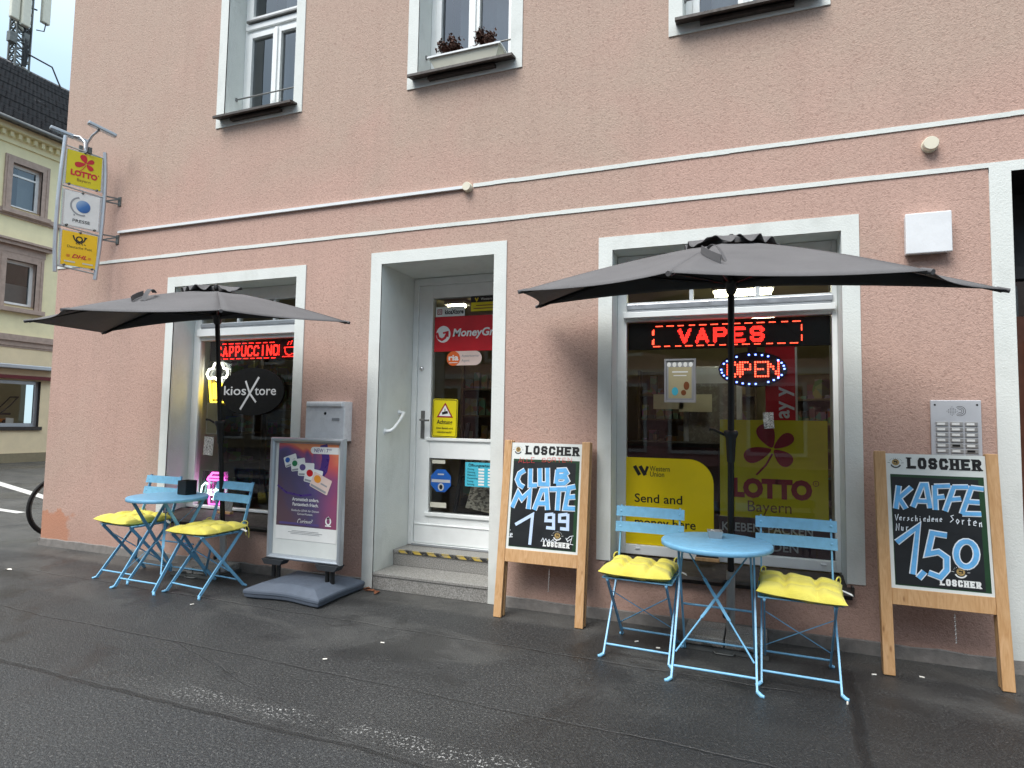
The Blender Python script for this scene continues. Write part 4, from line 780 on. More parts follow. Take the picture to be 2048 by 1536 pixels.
t = thing('flower_box', 'pale window box holding withered plants on the middle upper window', 'flower box', (-2.06, 0, 4.27)); mb = MB(); b0, b1 = 4.268, 4.362
V = [(-2.345, -.02, b0), (-1.80, -.02, b0), (-1.80, .11, b0), (-2.345, .11, b0), (-2.39, -.04, b1), (-1.765, -.04, b1), (-1.765, .13, b1), (-2.39, .13, b1)]
mb.add(V, [(0, 3, 2, 1), (0, 1, 5, 4), (1, 2, 6, 5), (2, 3, 7, 6), (3, 0, 4, 7)]); mb.build('trough', 'ivory_panel', t); mb = MB(); frame_boxes(mb, Fr((0, 0, b1), (1, 0, 0), (0, 1, 0)), -2.402, -1.753, -.052, .142, .022, -.010, .004); mb.build('rim', 'white_plastic', t)
mb = MB(); mb.quad((-2.38, -.03, b1 - .02), (-1.775, -.03, b1 - .02), (-1.775, .12, b1 - .02), (-2.38, .12, b1 - .02)); mb.build('soil', 'brown_leaf', t)
def dry_plant(x, y, z, w, h, lab):
    tt = thing('withered_plant', lab, 'plant', (x, y, z), group='withered plants in the window box'); sm = MB(); lf = MB()
    for k in range(26):
        a = random.uniform(0, 6.28); rr = random.uniform(.1, 1) * w; tip = Vector((x + rr * math.cos(a), y + .35 * rr * math.sin(a) - .02, z + h * random.uniform(.35, 1) * (1 - .35 * rr / w))); mid = Vector((x + rr * .4 * math.cos(a), y, z + h * .5))
        sm.tube([(x + random.uniform(-.05, .05), y, z), mid, tip], [.004, .003, .0015], 4)
        for q in range(26):
            c_ = mid.lerp(tip, random.uniform(.1, 1.15)) + Vector([random.gauss(0, .013) for _ in range(3)]); u = Vector([random.gauss(0, 1) for _ in range(3)]).normalized() * random.uniform(.009, .019); v = u.orthogonal().normalized() * random.uniform(.006, .011); lf.add([c_ - u, c_ - v, c_ + u, c_ + v], [(0, 1, 2, 3)])
    sm.build('stem', 'dry_plant', tt); lf.build('leaves', 'dry_plant', tt)
dry_plant(-2.21, .03, b1 - .02, .15, .20, 'withered brown plant in the end of the window box nearer the projecting sign'); dry_plant(-1.92, .03, b1 - .02, .13, .21, 'withered brown plant in the window box half nearer the big parasol')

# ------------------------------------------------------------------ signs and posters in the shop windows
E1 = Fr((0, .30, 0)); E2 = Fr((0, .26, 0))
glow('led_red', (1, .02, .014), 2.2); glow('led_amber', (1, .065, .03), 2.6); glow('led_blue', (.12, .2, 1), 4.0); glow('neon_white', (1, .97, .8), 2.2); glow('neon_yellow', (1, .66, .04), 2.2); glow('neon_pink', (1, .10, .62), 2.0); glow('neon_cyan', (.62, .98, .92), 2.2)
t = thing('running_letter_sign', 'black sign with red glowing dots reading VAPES in the wide window', 'led sign', (-.1, .28, 2.0), group='running letter signs'); F = Fr((0, .25, 0)); mb = MB(); mb.fbox(F, -.785, .572, 1.925, 2.122, -.03, 0); mb.build('case', 'black_plastic', t)
mb = MB(); led(mb, F, word_strokes('VAPES', -.425, 1.962, .585, .108, .30, .012), .0088, .0062, .0135, .004); mb.build('lit_dots', 'led_red', t); mb = MB(); xx = -.575
while xx < .40: led(mb, F, [[(xx, 2.094), (xx + .035, 2.094)]], .0088, .0062, .006, .004); led(mb, F, [[(xx - .02, 1.944), (xx + .015, 1.944)]], .0088, .0062, .006, .004); xx += .077
for q in (-.602, .398):
    for zz in (1.962, 2.032): led(mb, F, [[(q, zz), (q, zz + .032)]], .0088, .0062, .006, .004)
mb.build('lit_border', 'led_amber', t)
t = thing('running_letter_sign', 'black sign with red glowing dots reading CAPPUCCINO in the narrower window', 'led sign', (-4.4, .28, 2.0), group='running letter signs'); F = Fr((0, .30, 0)); mb = MB(); mb.fbox(F, -4.99, -3.77, 1.928, 2.124, -.03, 0); mb.build('case', 'black_plastic', t)
mb = MB(); led(mb, F, word_strokes('CAPPUCCINO', -4.895, 1.968, .765, .10, .30, .006), .0088, .0064, .0082, .004); led(mb, F, word_strokes('!', -4.135, 1.968, .04, .10), .0088, .0062, .004, .004)
cupo = [[(-4.055, 2.045), (-3.935, 2.045), (-3.945, 1.985), (-4.0, 1.965), (-4.04, 1.985), (-4.055, 2.045)], [(-4.08, 1.95), (-3.915, 1.95)], [(-4.02, 2.065), (-4.005, 2.095)], [(-3.985, 2.065), (-3.97, 2.1)]]; led(mb, F, cupo, .0088, .0062, .0048, .004)
xx = -4.91
while xx < -4.15: led(mb, F, [[(xx, 2.096), (xx + .05, 2.096)]], .0088, .0062, .0045, .004); led(mb, F, [[(xx + .02, 1.945), (xx + .07, 1.945)]], .0088, .0062, .0045, .004); xx += .085
mb.build('lit_dots', 'led_red', t)
t = thing('open_sign', 'oval sign of red and blue lights reading OPEN', 'led sign', (.08, .28, 1.76)); F = Fr((0, .235, 0)); mb = MB(); mb.ell(F, (.08, 1.765), .225, .125, -.004, 36); mb.fbox(F, .05, .11, 1.889, 1.925, -.006, -.004); mb.build('back_plate', 'black_plastic', t)
mb = MB(); led(mb, F, word_strokes('OPEN', -.085, 1.715, .335, .10, .28, .004), .0165, .0105, .0092, .004); mb.build('lit_letters', 'led_amber', t); mb = MB()
for k in range(30):
    if k % 5 == 4: continue
    a = R(k * 12); mb.fbox(F, .08 + .205 * math.cos(a) - .006, .08 + .205 * math.cos(a) + .006, 1.765 + .103 * math.sin(a) - .005, 1.765 + .103 * math.sin(a) + .005, .002, .004)
mb.build('lit_border', 'led_blue', t)
t = thing('neon_beer_sign', 'neon sign shaped as a yellow beer glass with white foam', 'neon sign', (-4.88, .33, 1.5)); F = Fr((0, .33, 0)); P3 = lambda L_: [F.p(a, b, 0) for a, b in L_]
mb = MB(); mb.tube(P3([(-5.02, 1.755), (-5.05, 1.80), (-5.02, 1.85), (-4.975, 1.855), (-4.95, 1.905), (-4.90, 1.92), (-4.85, 1.90), (-4.83, 1.855), (-4.79, 1.85), (-4.775, 1.80), (-4.80, 1.765), (-4.85, 1.76), (-4.87, 1.70), (-4.90, 1.73), (-4.94, 1.765), (-5.02, 1.755)]), .011, 8); mb.build('foam_tube', 'neon_white', t)
mb = MB(); mb.tube(P3([(-5.01, 1.745), (-4.975, 1.52), (-4.80, 1.52), (-4.775, 1.745)]), .012, 8)
for a in (-4.945, -4.91, -4.875, -4.84): mb.tube(P3([(a - .01, 1.71), (a, 1.55)]), .011, 8)
mb.build('glass_tube', 'neon_yellow', t); mb = MB(); mb.fbox(F, -5.06, -4.76, 1.49, 1.94, -.03, -.024); mb.build('back_plate', 'clear_glass', t)
t = thing('neon_cafe_sign', 'neon sign of a pink paper cup with a white script word', 'neon sign', (-4.88, .33, .66)); F = Fr((0, .33, 0)); mb = MB()
mb.tube(P3([(-4.955, .73), (-4.94, .51), (-4.80, .51), (-4.775, .73)]), .009, 8); mb.tube(P3([(-4.975, .745), (-4.96, .775), (-4.765, .775), (-4.75, .745), (-4.975, .745)]), .009, 8); mb.tube(P3([(-4.94, .785), (-4.915, .815), (-4.82, .815), (-4.79, .785)]), .009, 8); mb.build('cup_tube', 'neon_pink', t)
mb = MB(); mb.tube(P3([(-4.965, .70), (-4.995, .715), (-5.04, .68), (-5.055, .61), (-5.02, .585), (-4.975, .60)]), .007, 8); mb.tube(P3([(-4.925, .645), (-4.96, .645), (-4.965, .605), (-4.93, .60), (-4.92, .65), (-4.915, .595), (-4.885, .60)]), .007, 8)
mb.tube(P3([(-4.825, .69), (-4.85, .69), (-4.87, .62), (-4.885, .55), (-4.905, .56)]), .007, 8); mb.tube(P3([(-4.89, .645), (-4.83, .65)]), .007, 8); mb.tube(P3([(-4.82, .62), (-4.78, .63), (-4.78, .66), (-4.81, .655), (-4.815, .61), (-4.77, .60)]), .007, 8); mb.tube(P3([(-4.785, .68), (-4.765, .705)]), .006, 8); mb.build('script_tube', 'neon_cyan', t)
mb = MB(); mb.fbox(F, -5.07, -4.74, .49, .83, -.03, -.024); mb.build('back_plate', 'clear_glass', t)
t = thing('oval_sign', 'black oval sign with white shop name hanging in the narrower window', 'sign', (-4.415, .24, 1.62)); F = Fr((0, .228, 0)); mb = MB()
pr = [(-4.365 + .385 * math.cos(R(a)), 1.618 + .228 * math.sin(R(a))) for a in range(0, 360, 8)]; n = len(pr); mb.add([F.p(a, b, 0) for a, b in pr] + [F.p(a, b, -.02) for a, b in pr], [tuple(range(n)), tuple(range(2 * n - 1, n - 1, -1))] + [(i, n + i, n + (i + 1) % n, (i + 1) % n) for i in range(n)]); mb.build('plate', 'sign_black', t)
mb = MB(); mb.text(F, 'kios', .125, (-4.425, 1.585), align='RIGHT', bold=.008, width=.275); mb.text(F, 'tore', .125, (-4.325, 1.585), bold=.008, width=.255)
mb.rib(F, [(-4.495, 1.445), (-4.41, 1.565), (-4.28, 1.755)], .022, .002); mb.rib(F, [(-4.44, 1.72), (-4.385, 1.60), (-4.305, 1.515)], .020, .0022); mb.build('lettering', 'lettering_grey', t)
t = thing('money_poster', 'yellow poster with a rounded corner and black words in the wide window', 'poster', (-.48, .2, .5)); F = Fr((0, .196, 0)); mb = MB(); c0, c1, zt, zb = -.789, -.178, 1.127, .503
pts = [(c0, zb), (c1, zb)] + [(c1 - .17 + .17 * math.cos(R(a)), zt - .17 + .17 * math.sin(R(a))) for a in range(0, 91, 9)] + [(c0, zt)]; mb.poly(F, pts, 0); mb.build('sheet', 'yellow_print', t)
mb = MB(); mb.rib(F, [(-.728, 1.065), (-.690, 1.0)], .026, .0015); mb.rib(F, [(-.688, 1.065), (-.650, 1.0)], .026, .0016); mb.rib(F, [(-.655, 1.005), (-.632, 1.065)], .018, .0017); mb.text(F, 'Western', .053, (-.618, 1.033), width=.142); mb.text(F, 'Union', .053, (-.618, .993), width=.10)
mb.text(F, 'Send and', .088, (-.728, .805), bold=.010, width=.335); mb.text(F, 'money here', .088, (-.728, .635), bold=.010, width=.425); mb.build('lettering', 'black_print', t)
t = thing('lotto_poster', 'large yellow poster with a red clover leaf in the wide window', 'poster', (.2, .26, .75)); F = Fr((0, .222, 0)); mb = MB(); mb.fbox(F, -.136, .542, .742, 1.412, -.008, 0); mb.build('sheet', 'lotto_yellow', t)
mb = MB(); clover(mb, F, .206, 1.215, .148); mb.text(F, 'LOTTO', .165, (.193, .888), align='CENTER', bold=.065, width=.50); mb.arc(F, (.468, .993), .017, 0, 360, .004, .002); mb.text(F, 'R', .02, (.468, .986), align='CENTER'); mb.build('lettering', 'dark_red_print', t)
mb = MB(); mb.text(F, 'Bayern', .108, (.18, .785), align='CENTER', width=.275); mb.build('lettering', 'brown_print', t)
t = thing('packing_poster', 'dark plum poster with pale capitals below the clover poster', 'poster', (.2, .26, .5)); F = Fr((0, .2235, 0)); mb = MB(); mb.fbox(F, -.138, .574, .44, .738, -.008, 0); mb.build('sheet', 'plum_print', t)
mb = MB(); mb.text(F, 'KLEBEN, PACKEN', .082, (-.128, .645), bold=.014, width=.57); mb.text(F, 'SENDEN', .082, (.055, .528), bold=.014, width=.30); mb.build('lettering', 'lettering_grey', t)
t = thing('upright_banner', 'red upright banner with white sideways letters behind the clover poster', 'banner', (.27, .28, 1.3)); F = Fr((0, .255, 0)); mb = MB(); mb.fbox(F, .164, .358, 1.30, 1.925, -.006, 0); mb.build('sheet', 'red_print', t)
mb = MB(); mb.text(F.sub(.312, 1.425).rot(R(90)), 'ay y', .135, (0, 0), bold=.02); mb.build('lettering', 'white_print', t); mb = MB(); mb.fbox(F, .353, .366, 1.36, 1.915, -.004, .003); mb.build('edge_strip', 'ivory_panel', t)
t = thing('framed_price_list', 'small silver framed price list hung on the wide window pane', 'frame', (-.4, .2, 1.68)); F = Fr((0, .194, 0)); mb = MB(); frame_boxes(mb, F, -.515, -.295, 1.53, 1.845, .014, -.004, .006); mb.build('frame', 'aluminium', t)
mb = MB(); mb.rect(F, -.50, 1.545, -.31, 1.83, 0); mb.build('sheet', 'dark_cabinet' if False else 'grey_print', t); mb = MB(); mb.rect(F, -.485, 1.56, -.325, 1.785, .0012); mb.build('printed_panel', 'khaki_wall', t); mb = MB()
for k in range(5): mb.ell(F, (-.482 + .038 * k, 1.803), .014, .018, .0014, 12)
mb.rect(F, -.46, 1.745, -.35, 1.755, .002); mb.rect(F, -.45, 1.72, -.36, 1.727, .002); mb.build('scallop', 'white_print', t); mb = MB(); mb.ell(F, (-.44, 1.61), .022, .03, .002); mb.build('cup_print', 'cyan_print', t); mb = MB(); mb.ell(F, (-.36, 1.65), .02, .03, .002); mb.ell(F, (-.38, 1.60), .018, .02, .002); mb.build('drink_print', 'brown_print', t)
mb = MB(); mb.rect(Fr((0, .193, 0)).sub(.18, 1.41).rot(R(4)), -.033, -.055, .033, .055, 0); tag(mb.build('sticker', 'sticker_print'), 'grey scuffed sticker on the wide pane over the clover poster', 'sticker', 'grey stickers on the shop panes')
mb = MB(); mb.rect(Fr((0, .242, 0)).sub(-4.888, 1.085).rot(R(-3)), -.062, -.09, .062, .09, 0); tag(mb.build('sticker', 'sticker_print'), 'grey scuffed sticker on the narrower pane below the beer glass', 'sticker', 'grey stickers on the shop panes')
t = thing('switch_panel', 'flat beige panel with a thin frame on the pane below the beer glass', 'panel', (-4.9, .24, 1.35)); F = Fr((0, .30, 0)); mb = MB(); mb.rect(F, -4.985, 1.205, -4.85, 1.505, 0); mb.build('plate', 'khaki_wall', t); mb = MB(); frame_boxes(mb, F, -4.99, -4.845, 1.2, 1.51, .009, .0, .004); mb.build('frame', 'ivory_panel', t)
def menu_card(x, y, z, lab, tilt):
    t = thing('menu_holder', lab, 'menu holder', (x, y, z), group='menu holders on the window sills'); mb = MB(); mb.box(x - .078, x + .078, y - .02, y + .02, z, z + .022); mb.build('wooden_block', 'stained_wood', t, bevel=.002)
    Fq = Fr((x, y, z + .016), (1, 0, 0), (0, .2, 1)); mb = MB(); mb.fbox(Fq, -.072, .072, .006, .15, -.002, .002); mb.build('card', 'board_black' if tilt else 'brown_glass', t)
menu_card(-.215, .075, .452, 'wooden holder with a dark card on the sill of the wide window', 1); menu_card(-4.48, .09, .475, 'wooden holder with a pale card on the sill of the narrower window', 0)

# ------------------------------------------------------------------ stickers and posters on the shop door
D = Fr((0, .566, 0))
t = thing('money_transfer_poster', 'wide red poster with white lettering across the door glass', 'poster', (-2.3, .56, 2.15)); mb = MB(); mb.rect(D, -2.598, 1.993, -1.957, 2.309, 0); mb.build('sheet', 'red_print', t)
mb = MB(); mb.ell(D, (-2.508, 2.150), .072, .076, .0015, 36); mb.text(D, 'MoneyGram', .098, (-2.418, 2.128), bold=.028, shear=.18, width=.52, d=.0016); mb.build('lettering', 'white_print', t)
mb = MB(); mb.rib(D, [(-2.572, 2.165), (-2.556, 2.118), (-2.52, 2.10), (-2.49, 2.118), (-2.466, 2.165)], .024, .002); mb.rib(D, [(-2.512, 2.160), (-2.462, 2.170), (-2.462, 2.125)], .016, .0023); mb.build('arrow_print', 'red_print', t)
t = thing('shop_name_label', 'pale label with the shop name in black at the top of the door glass', 'label', (-2.42, .56, 2.35)); mb = MB(); mb.rect(D, -2.588, 2.311, -2.30, 2.400, 0); mb.build('sheet', 'board_white', t); mb = MB(); mb.text(D, 'kiosXtore', .055, (-2.498, 2.333), bold=.035, width=.185); mb.build('lettering', 'black_print', t)
mb = MB(); frame_boxes(mb, D, -2.573, -2.525, 2.331, 2.379, .007, .001, .0015); mb.arc(D, (-2.549, 2.355), .010, 0, 360, .005, .0015); mb.build('camera_symbol', 'dark_red_print', t)
t = thing('transfer_sticker', 'pill shaped blush sticker with an orange disc below the red door poster', 'sticker', (-2.3, .56, 1.93)); mb = MB(); pts = [(-2.41, 1.865), (-2.19, 1.865)] + [(-2.19 + .064 * math.cos(R(a)), 1.929 + .064 * math.sin(R(a))) for a in range(-81, 91, 9)] + [(-2.41, 1.993)]; mb.poly(D, pts, 0); mb.build('sheet', 'blush_print', t)
mb = MB(); mb.ell(D, (-2.402, 1.928), .066, .066, .0012, 32); mb.build('orange_disc', 'orange_print', t); mb = MB(); mb.text(D, 'ria', .072, (-2.402, 1.912), align='CENTER', bold=.03, width=.098, d=.002); mb.rect(D, -2.445, 1.887, -2.36, 1.893, .002); mb.build('lettering', 'white_print', t); mb = MB(); mb.text(D, 'Autorisierter', .032, (-2.32, 1.94)); mb.text(D, 'Agent', .032, (-2.32, 1.898)); mb.build('lettering', 'grey_print', t)
t = thing('transfer_notice', 'black and yellow notice in the upper outer corner of the door glass', 'notice', (-2.1, .56, 2.4)); mb = MB(); mb.rect(D, -2.240, 2.345, -1.957, 2.425, 0); mb.build('yellow_sheet', 'lotto_yellow', t); mb = MB(); mb.rect(D, -2.240, 2.426, -1.957, 2.481, 0); mb.build('black_sheet', 'black_print', t); mb = MB(); mb.text(D, 'Western Union', .03, (-2.145, 2.443)); mb.build('lettering', 'white_print', t); mb = MB(); mb.rib(D, [(-2.2, 2.465), (-2.185, 2.438), (-2.17, 2.465)], .01, .002); mb.build('symbol', 'yellow_print', t); mb = MB(); mb.rect(D, -2.19, 2.392, -1.98, 2.400, .001); mb.rect(D, -2.215, 2.366, -1.97, 2.374, .001); mb.build('lettering', 'brown_print', t)
t = thing('camera_warning_sign', 'yellow warning sign with a camera in a red triangle on the door', 'sign', (-2.46, .56, 1.4)); Q = D.sub(-2.474, 1.394).rot(R(-1)); mb = MB(); pts = []
for sx, sy, a0 in ((1, -1, -90), (1, 1, 0), (-1, 1, 90), (-1, -1, 180)): pts += [(sx * .105 + .02 * math.cos(R(a0 + a)), sy * .152 + .02 * math.sin(R(a0 + a))) for a in range(0, 91, 15)]
mb.poly(Q, pts, 0); mb.build('sheet', 'lotto_yellow', t); mb = MB(); mb.rib(Q, [(a * .93, b * .95) for a, b in pts], .006, .001, True); mb.text(Q, 'Achtung', .052, (0, -.052), align='CENTER', bold=.02, width=.155); mb.text(Q, 'dieser Bereich wird', .026, (0, -.098), align='CENTER', bold=.01, width=.165); mb.text(Q, 'videoüberwacht!', .026, (0, -.133), align='CENTER', bold=.01, width=.145)
mb.build('lettering', 'black_print', t); mb = MB(); mb.poly(Q, [(-.082, .005), (.082, .005), (0, .140)], .001); mb.build('triangle', 'dark_red_print', t); mb = MB(); mb.poly(Q, [(-.060, .018), (.060, .018), (0, .116)], .0016); mb.build('triangle_field', 'white_print', t); mb = MB(); mb.poly(Q, [(-.025, .03), (.03, .042), (.026, .066), (-.03, .052)], .0022); mb.rib(Q, [(0, .055), (0, .085)], .008, .0024); mb.build('camera_symbol', 'black_print', t)
t = thing('octagon_sticker', 'blue octagonal sticker in the lower door pane', 'sticker', (-2.5, .56, .83)); c0 = (-2.498, .838); mb = MB(); mb.ell(D, c0, .108, .108, 0, 8, 22.5, 382.5); mb.build('sheet', 'blue_print', t); mb = MB(); mb.rect(D, -2.590, .822, -2.405, .848, .001); mb.ell(D, (-2.496, .782), .03, .034, .001, 20); mb.text(D, 'WEST', .024, (-2.498, .89), align='CENTER', d=.001) if False else mb.rect(D, -2.53, .888, -2.468, .900, .001); mb.build('pale_print', 'lettering_grey', t); mb = MB(); mb.ell(D, (-2.496, .782), .017, .021, .0016, 12); mb.build('figure_print', 'black_print', t)
t = thing('opening_hours_sheet', 'cyan sheet listing opening hours in the lower door pane', 'notice', (-2.1, .56, .9)); mb = MB(); mb.rect(D, -2.262, .802, -1.957, 1.012, 0); mb.build('sheet', 'cyan_print', t); mb = MB(); mb.text(D, 'Öffnungszeiten', .034, (-2.232, .975), bold=.012)
for k, dn in enumerate(('Montag', 'Dienstag', 'Mittwoch', 'Donnerstag', 'Freitag', 'Samstag')): mb.text(D, dn, .021, (-2.24, .946 - .026 * k))
mb.build('lettering', 'black_print', t); mb = MB()
for k in range(6):
    for q in (-2.135, -2.045): mb.rect(D, q, .944 - .026 * k, q + .055, .960 - .026 * k, .001)
mb.build('hours_print', 'white_print', t)
for nm, x0, x1, z0, z1, lab in (('door_label', -2.59, -2.46, .988, 1.02, 'pale blank strip above the blue octagonal sticker'), ('door_label', -2.60, -2.44, .60, .645, 'cream blank strip below the blue octagonal sticker')):
    mb = MB(); mb.rect(D, x0, z0, x1, z1, 0); tag(mb.build(nm, 'ivory_panel'), lab, 'label', 'blank strips in the lower door pane')

# ------------------------------------------------------------------ folding bistro chairs, tables, cushions (each built once, then copied)
def bistro_chair():
    t = thing('folding_chair', 'x', 'chair', (0, 0, 0), 0, 'light blue folding chairs on the pavement'); W2_ = .188
    for sx in (-1, 1):
        mb = MB(); X = sx * W2_; pts = [(X, -.205, .012), (X, .155, .455), (X, .195, .60), (X, .245, .835)]
        for a, b in zip(pts[:-1], pts[1:]): mb.bar(a, b, .009, .023)
        mb.tube([(X, -.200, .016), (X + sx * .018, -.218, .006), (X + sx * .03, -.224, .005)], [.010, .010, .008], 8); mb.build('long_leg', 'blue_paint', t, local=True)
        mb = MB(); X = sx * (W2_ - .016); mb.bar((X, .205, .012), (X, -.19, .445), .009, .023); mb.tube([(X, .203, .016), (X + sx * .012, .218, .006), (X + sx * .02, .222, .005)], [.010, .010, .008], 8); mb.build('short_leg', 'blue_paint', t, local=True)
    for y0, z0, hw in ((-.165, .062, W2_), (.163, .058, W2_ - .016)): mb = MB(); mb.tube([(-hw, y0, z0), (hw, y0, z0)], .0066, 8); mb.build('foot_bar', 'blue_paint', t, local=True)
    mb = MB(); h = W2_ - .018; f = lambda x, u: (x, .205 - .395 * u, .012 + .433 * u); mb.bar(f(-h, .22), f(h, .80), .005, .016, (0, 0, 1)); g = lambda x, u: Vector(f(x, u)) + Vector((0, .005, .003)); mb.bar(g(h, .22), g(-h, .80), .005, .016, (0, 0, 1)); mb.build('cross_brace', 'blue_paint', t, local=True)
    mb = MB()
    for k in range(6): y0 = -.20 + k * .066; mb.box(-.205, .205, y0, y0 + .05, .452, .460)
    for sx in (-1, 1): mb.box(sx * .172 - .008, sx * .172 + .008, -.2, .18, .440, .4515)
    mb.build('seat', 'blue_paint', t, local=True, bevel=.003)
    for z0, y0 in ((.667, .212), (.765, .233)):
        mb = MB(); n = 8; tilt = .21
        for i in range(n):
            u0, u1 = -1 + 2 * i / n, -1 + 2 * (i + 1) / n; c_ = lambda u: .014 * (u * u) * -1
            P_ = [(u0 * .218, y0 + c_(u0) - .012, z0), (u1 * .218, y0 + c_(u1) - .012, z0), (u1 * .218, y0 + c_(u1) + .065 * tilt - .012, z0 + .064), (u0 * .218, y0 + c_(u0) + .065 * tilt - .012, z0 + .064)]
            Q_ = [(a, b + .007, z) for a, b, z in P_]; fs = [(0, 1, 2, 3), (7, 6, 5, 4), (0, 4, 5, 1), (3, 2, 6, 7)] + ([(0, 3, 7, 4)] if i == 0 else []) + ([(1, 5, 6, 2)] if i == n - 1 else []); mb.add(P_ + Q_, fs)
        o = mb.build('back_slat', 'blue_paint', t, local=True)
        mb = MB()
        for sx in (-1, 1): mb.lathe([(0, .003), (.006, .0025), (.0085, 0)], (sx * .188, y0 - .012 - .0105 + .032 * tilt, z0 + .032), 12, (0, -1, .2))
        mb.build('rivet', 'blue_paint', o, local=True)
    return t
def cushion():
    t = thing('seat_cushion', 'x', 'cushion', (0, 0, 0), 0, 'yellow seat cushions'); mb = MB(); n = 36; hw, hd = .218, .205
    def pt(u, v, sgn):
        k = 1 - .055 * (1 - abs(u) ** 2) * abs(v) ** 6 ; l_ = 1 - .055 * (1 - abs(v) ** 2) * abs(u) ** 6
        e = max(0, 1 - abs(u) ** 5) ** .5 * max(0, 1 - abs(v) ** 5) ** .5; g = 1
        for q in (-.36, .36): g *= 1 - .42 * math.exp(-((u - q) / .075) ** 2); g *= 1 - .42 * math.exp(-((v - q) / .075) ** 2)
        for q in (-.36, .36):
            for r in (-.36, .36): g *= 1 - .45 * math.exp(-(((u - q) ** 2 + (v - r) ** 2) / .008))
        w_ = .003 * math.sin(9 * u + 4 * v) + .003 * math.sin(7 * v - 5 * u)
        return (u * hw * l_, v * hd * k, .022 + sgn * e * g * (.056 if sgn > 0 else .020) + w_ * e + .012 * (abs(u * v) ** 3))
    for sgn in (1, -1):
        vs = [pt(-1 + 2 * i / n, -1 + 2 * j / n, sgn) for j in range(n + 1) for i in range(n + 1)]; fs = []
        for j in range(n):
            for i in range(n): a = j * (n + 1) + i; q = (a, a + 1, a + n + 2, a + n + 1); fs.append(q if sgn > 0 else q[::-1])
        mb.add(vs, fs, True)
    mb.build('pad', 'yellow_cloth', t, local=True)
    for sx in (-1, 1):
        mb = MB(); X, Y_ = sx * .196, .188; ring = [(X + .016 * math.cos(a) * .8, Y_ + .022 * math.cos(a), .055 + .024 * math.sin(a)) for a in [k * .63 for k in range(10)]]
        mb.tube(ring, .0042, 6, closed=True); mb.tube([(X, Y_ + .01, .05), (X + sx * .012, Y_ + .03, .01), (X + sx * .016, Y_ + .032, -.035), (X + sx * .014, Y_ + .03, -.075)], .0035, 6); mb.tube([(X, Y_, .045), (X + sx * .02, Y_ - .01, .005), (X + sx * .026, Y_ - .008, -.045)], .0035, 6); mb.build('tie', 'yellow_cloth', t, local=True)
    mb = MB(); mb.add([(.214, .15, .02), (.262, .155, .004), (.268, .135, -.003), (.216, .125, .018)], [(0, 1, 2, 3)]); mb.build('care_tag', 'white_print', t, local=True, solid=.001)
    return t
def bistro_table():
    t = thing('bistro_table', 'x', 'table', (0, 0, 0), 0, 'light blue folding bistro tables'); mb = MB()
    mb.lathe([(0, .712), (.292, .712), (.298, .711), (.302, .706), (.302, .686), (.299, .684), (.296, .687), (.296, .704), (0, .704)], n=64); mb.build('tabletop', 'blue_paint', t, local=True)
    hx = .213
    for sx in (-1, 1):
        mb = MB(); X = sx * hx; mb.bar((X, -.262, .014), (X * .93, .19, .70), .010, .024); mb.tube([(X, -.258, .018), (X + sx * .02, -.272, .006), (X + sx * .034, -.278, .005)], [.011, .011, .008], 8); mb.build('leg', 'blue_paint', t, local=True)
        mb = MB(); X = sx * (hx - .014); mb.bar((X, .262, .014), (X * .93, -.19, .70), .010, .024); mb.tube([(X, .258, .018), (X + sx * .018, .270, .006), (X + sx * .03, .275, .005)], [.011, .011, .008], 8); mb.build('leg', 'blue_paint', t, local=True)
    for a, y0, z0 in ((hx, -.225, .070), (hx - .012, .225, .070), (hx - .02, .10, .315)): mb = MB(); mb.tube([(-a, y0, z0), (a, y0, z0)], .0068, 8); mb.build('foot_bar', 'blue_paint', t, local=True)
    f = lambda x, u, o=0: (x, -.262 + .452 * u - o, .014 + .686 * u + o * .5)
    for a, b, o in ((-.20, .195, .004), (.20, -.195, .010)):
        mb = MB(); p, q = Vector(f(a, .17, o)), Vector(f(b, .93, o)); mb.bar(p, p.lerp(q, .32), .004, .009, (0, 0, 1)); mb.bar(p.lerp(q, .32), p.lerp(q, .68), .005, .020, (0, 0, 1)); mb.bar(p.lerp(q, .68), q, .004, .009, (0, 0, 1)); mb.build('cross_brace', 'blue_paint', t, local=True)
    return t
chair0, cush0, table0 = bistro_chair(), cushion(), bistro_table()
CH = [((.292, -.535, 0), R(-2), 'light blue folding chair nearer the chalkboard priced 1,50'), ((-.565, -.478, 0), R(-3), 'light blue folding chair nearer the chalkboard priced 1,99'),
      ((-3.99, -.545, 0), R(-6), 'light blue folding chair between the left table and the poster stand'), ((-4.87, -.475, 0), R(-2), 'light blue folding chair half hidden behind the left table')]
CU = ['yellow tufted cushion on the chair nearer the chalkboard priced 1,50', 'yellow tufted cushion on the chair nearer the chalkboard priced 1,99', 'yellow tufted cushion on the chair beside the poster stand', 'yellow tufted cushion on the chair behind the left table']
for k, ((loc, rz, lab), cl) in enumerate(zip(CH, CU)):
    o = chair0 if k == 0 else copy_tree(chair0); o.location = loc; o.rotation_euler = (0, 0, rz); o['label'] = lab
    q = cush0 if k == 0 else copy_tree(cush0); q.location = (loc[0] + (.008, -.012, .01, -.02)[k], loc[1] - .028, .454); q.rotation_euler = (R((1, -1.5, 1, 0)[k]), R((2.5, 0, -1, 1)[k]), rz + R((-2, 1, 3, -4)[k])); q['label'] = cl; q.scale = ((1, 1, 1), (.97, 1.0, 1.12), (1.02, .98, .92), (1.0, 1.03, 1.05))[k]
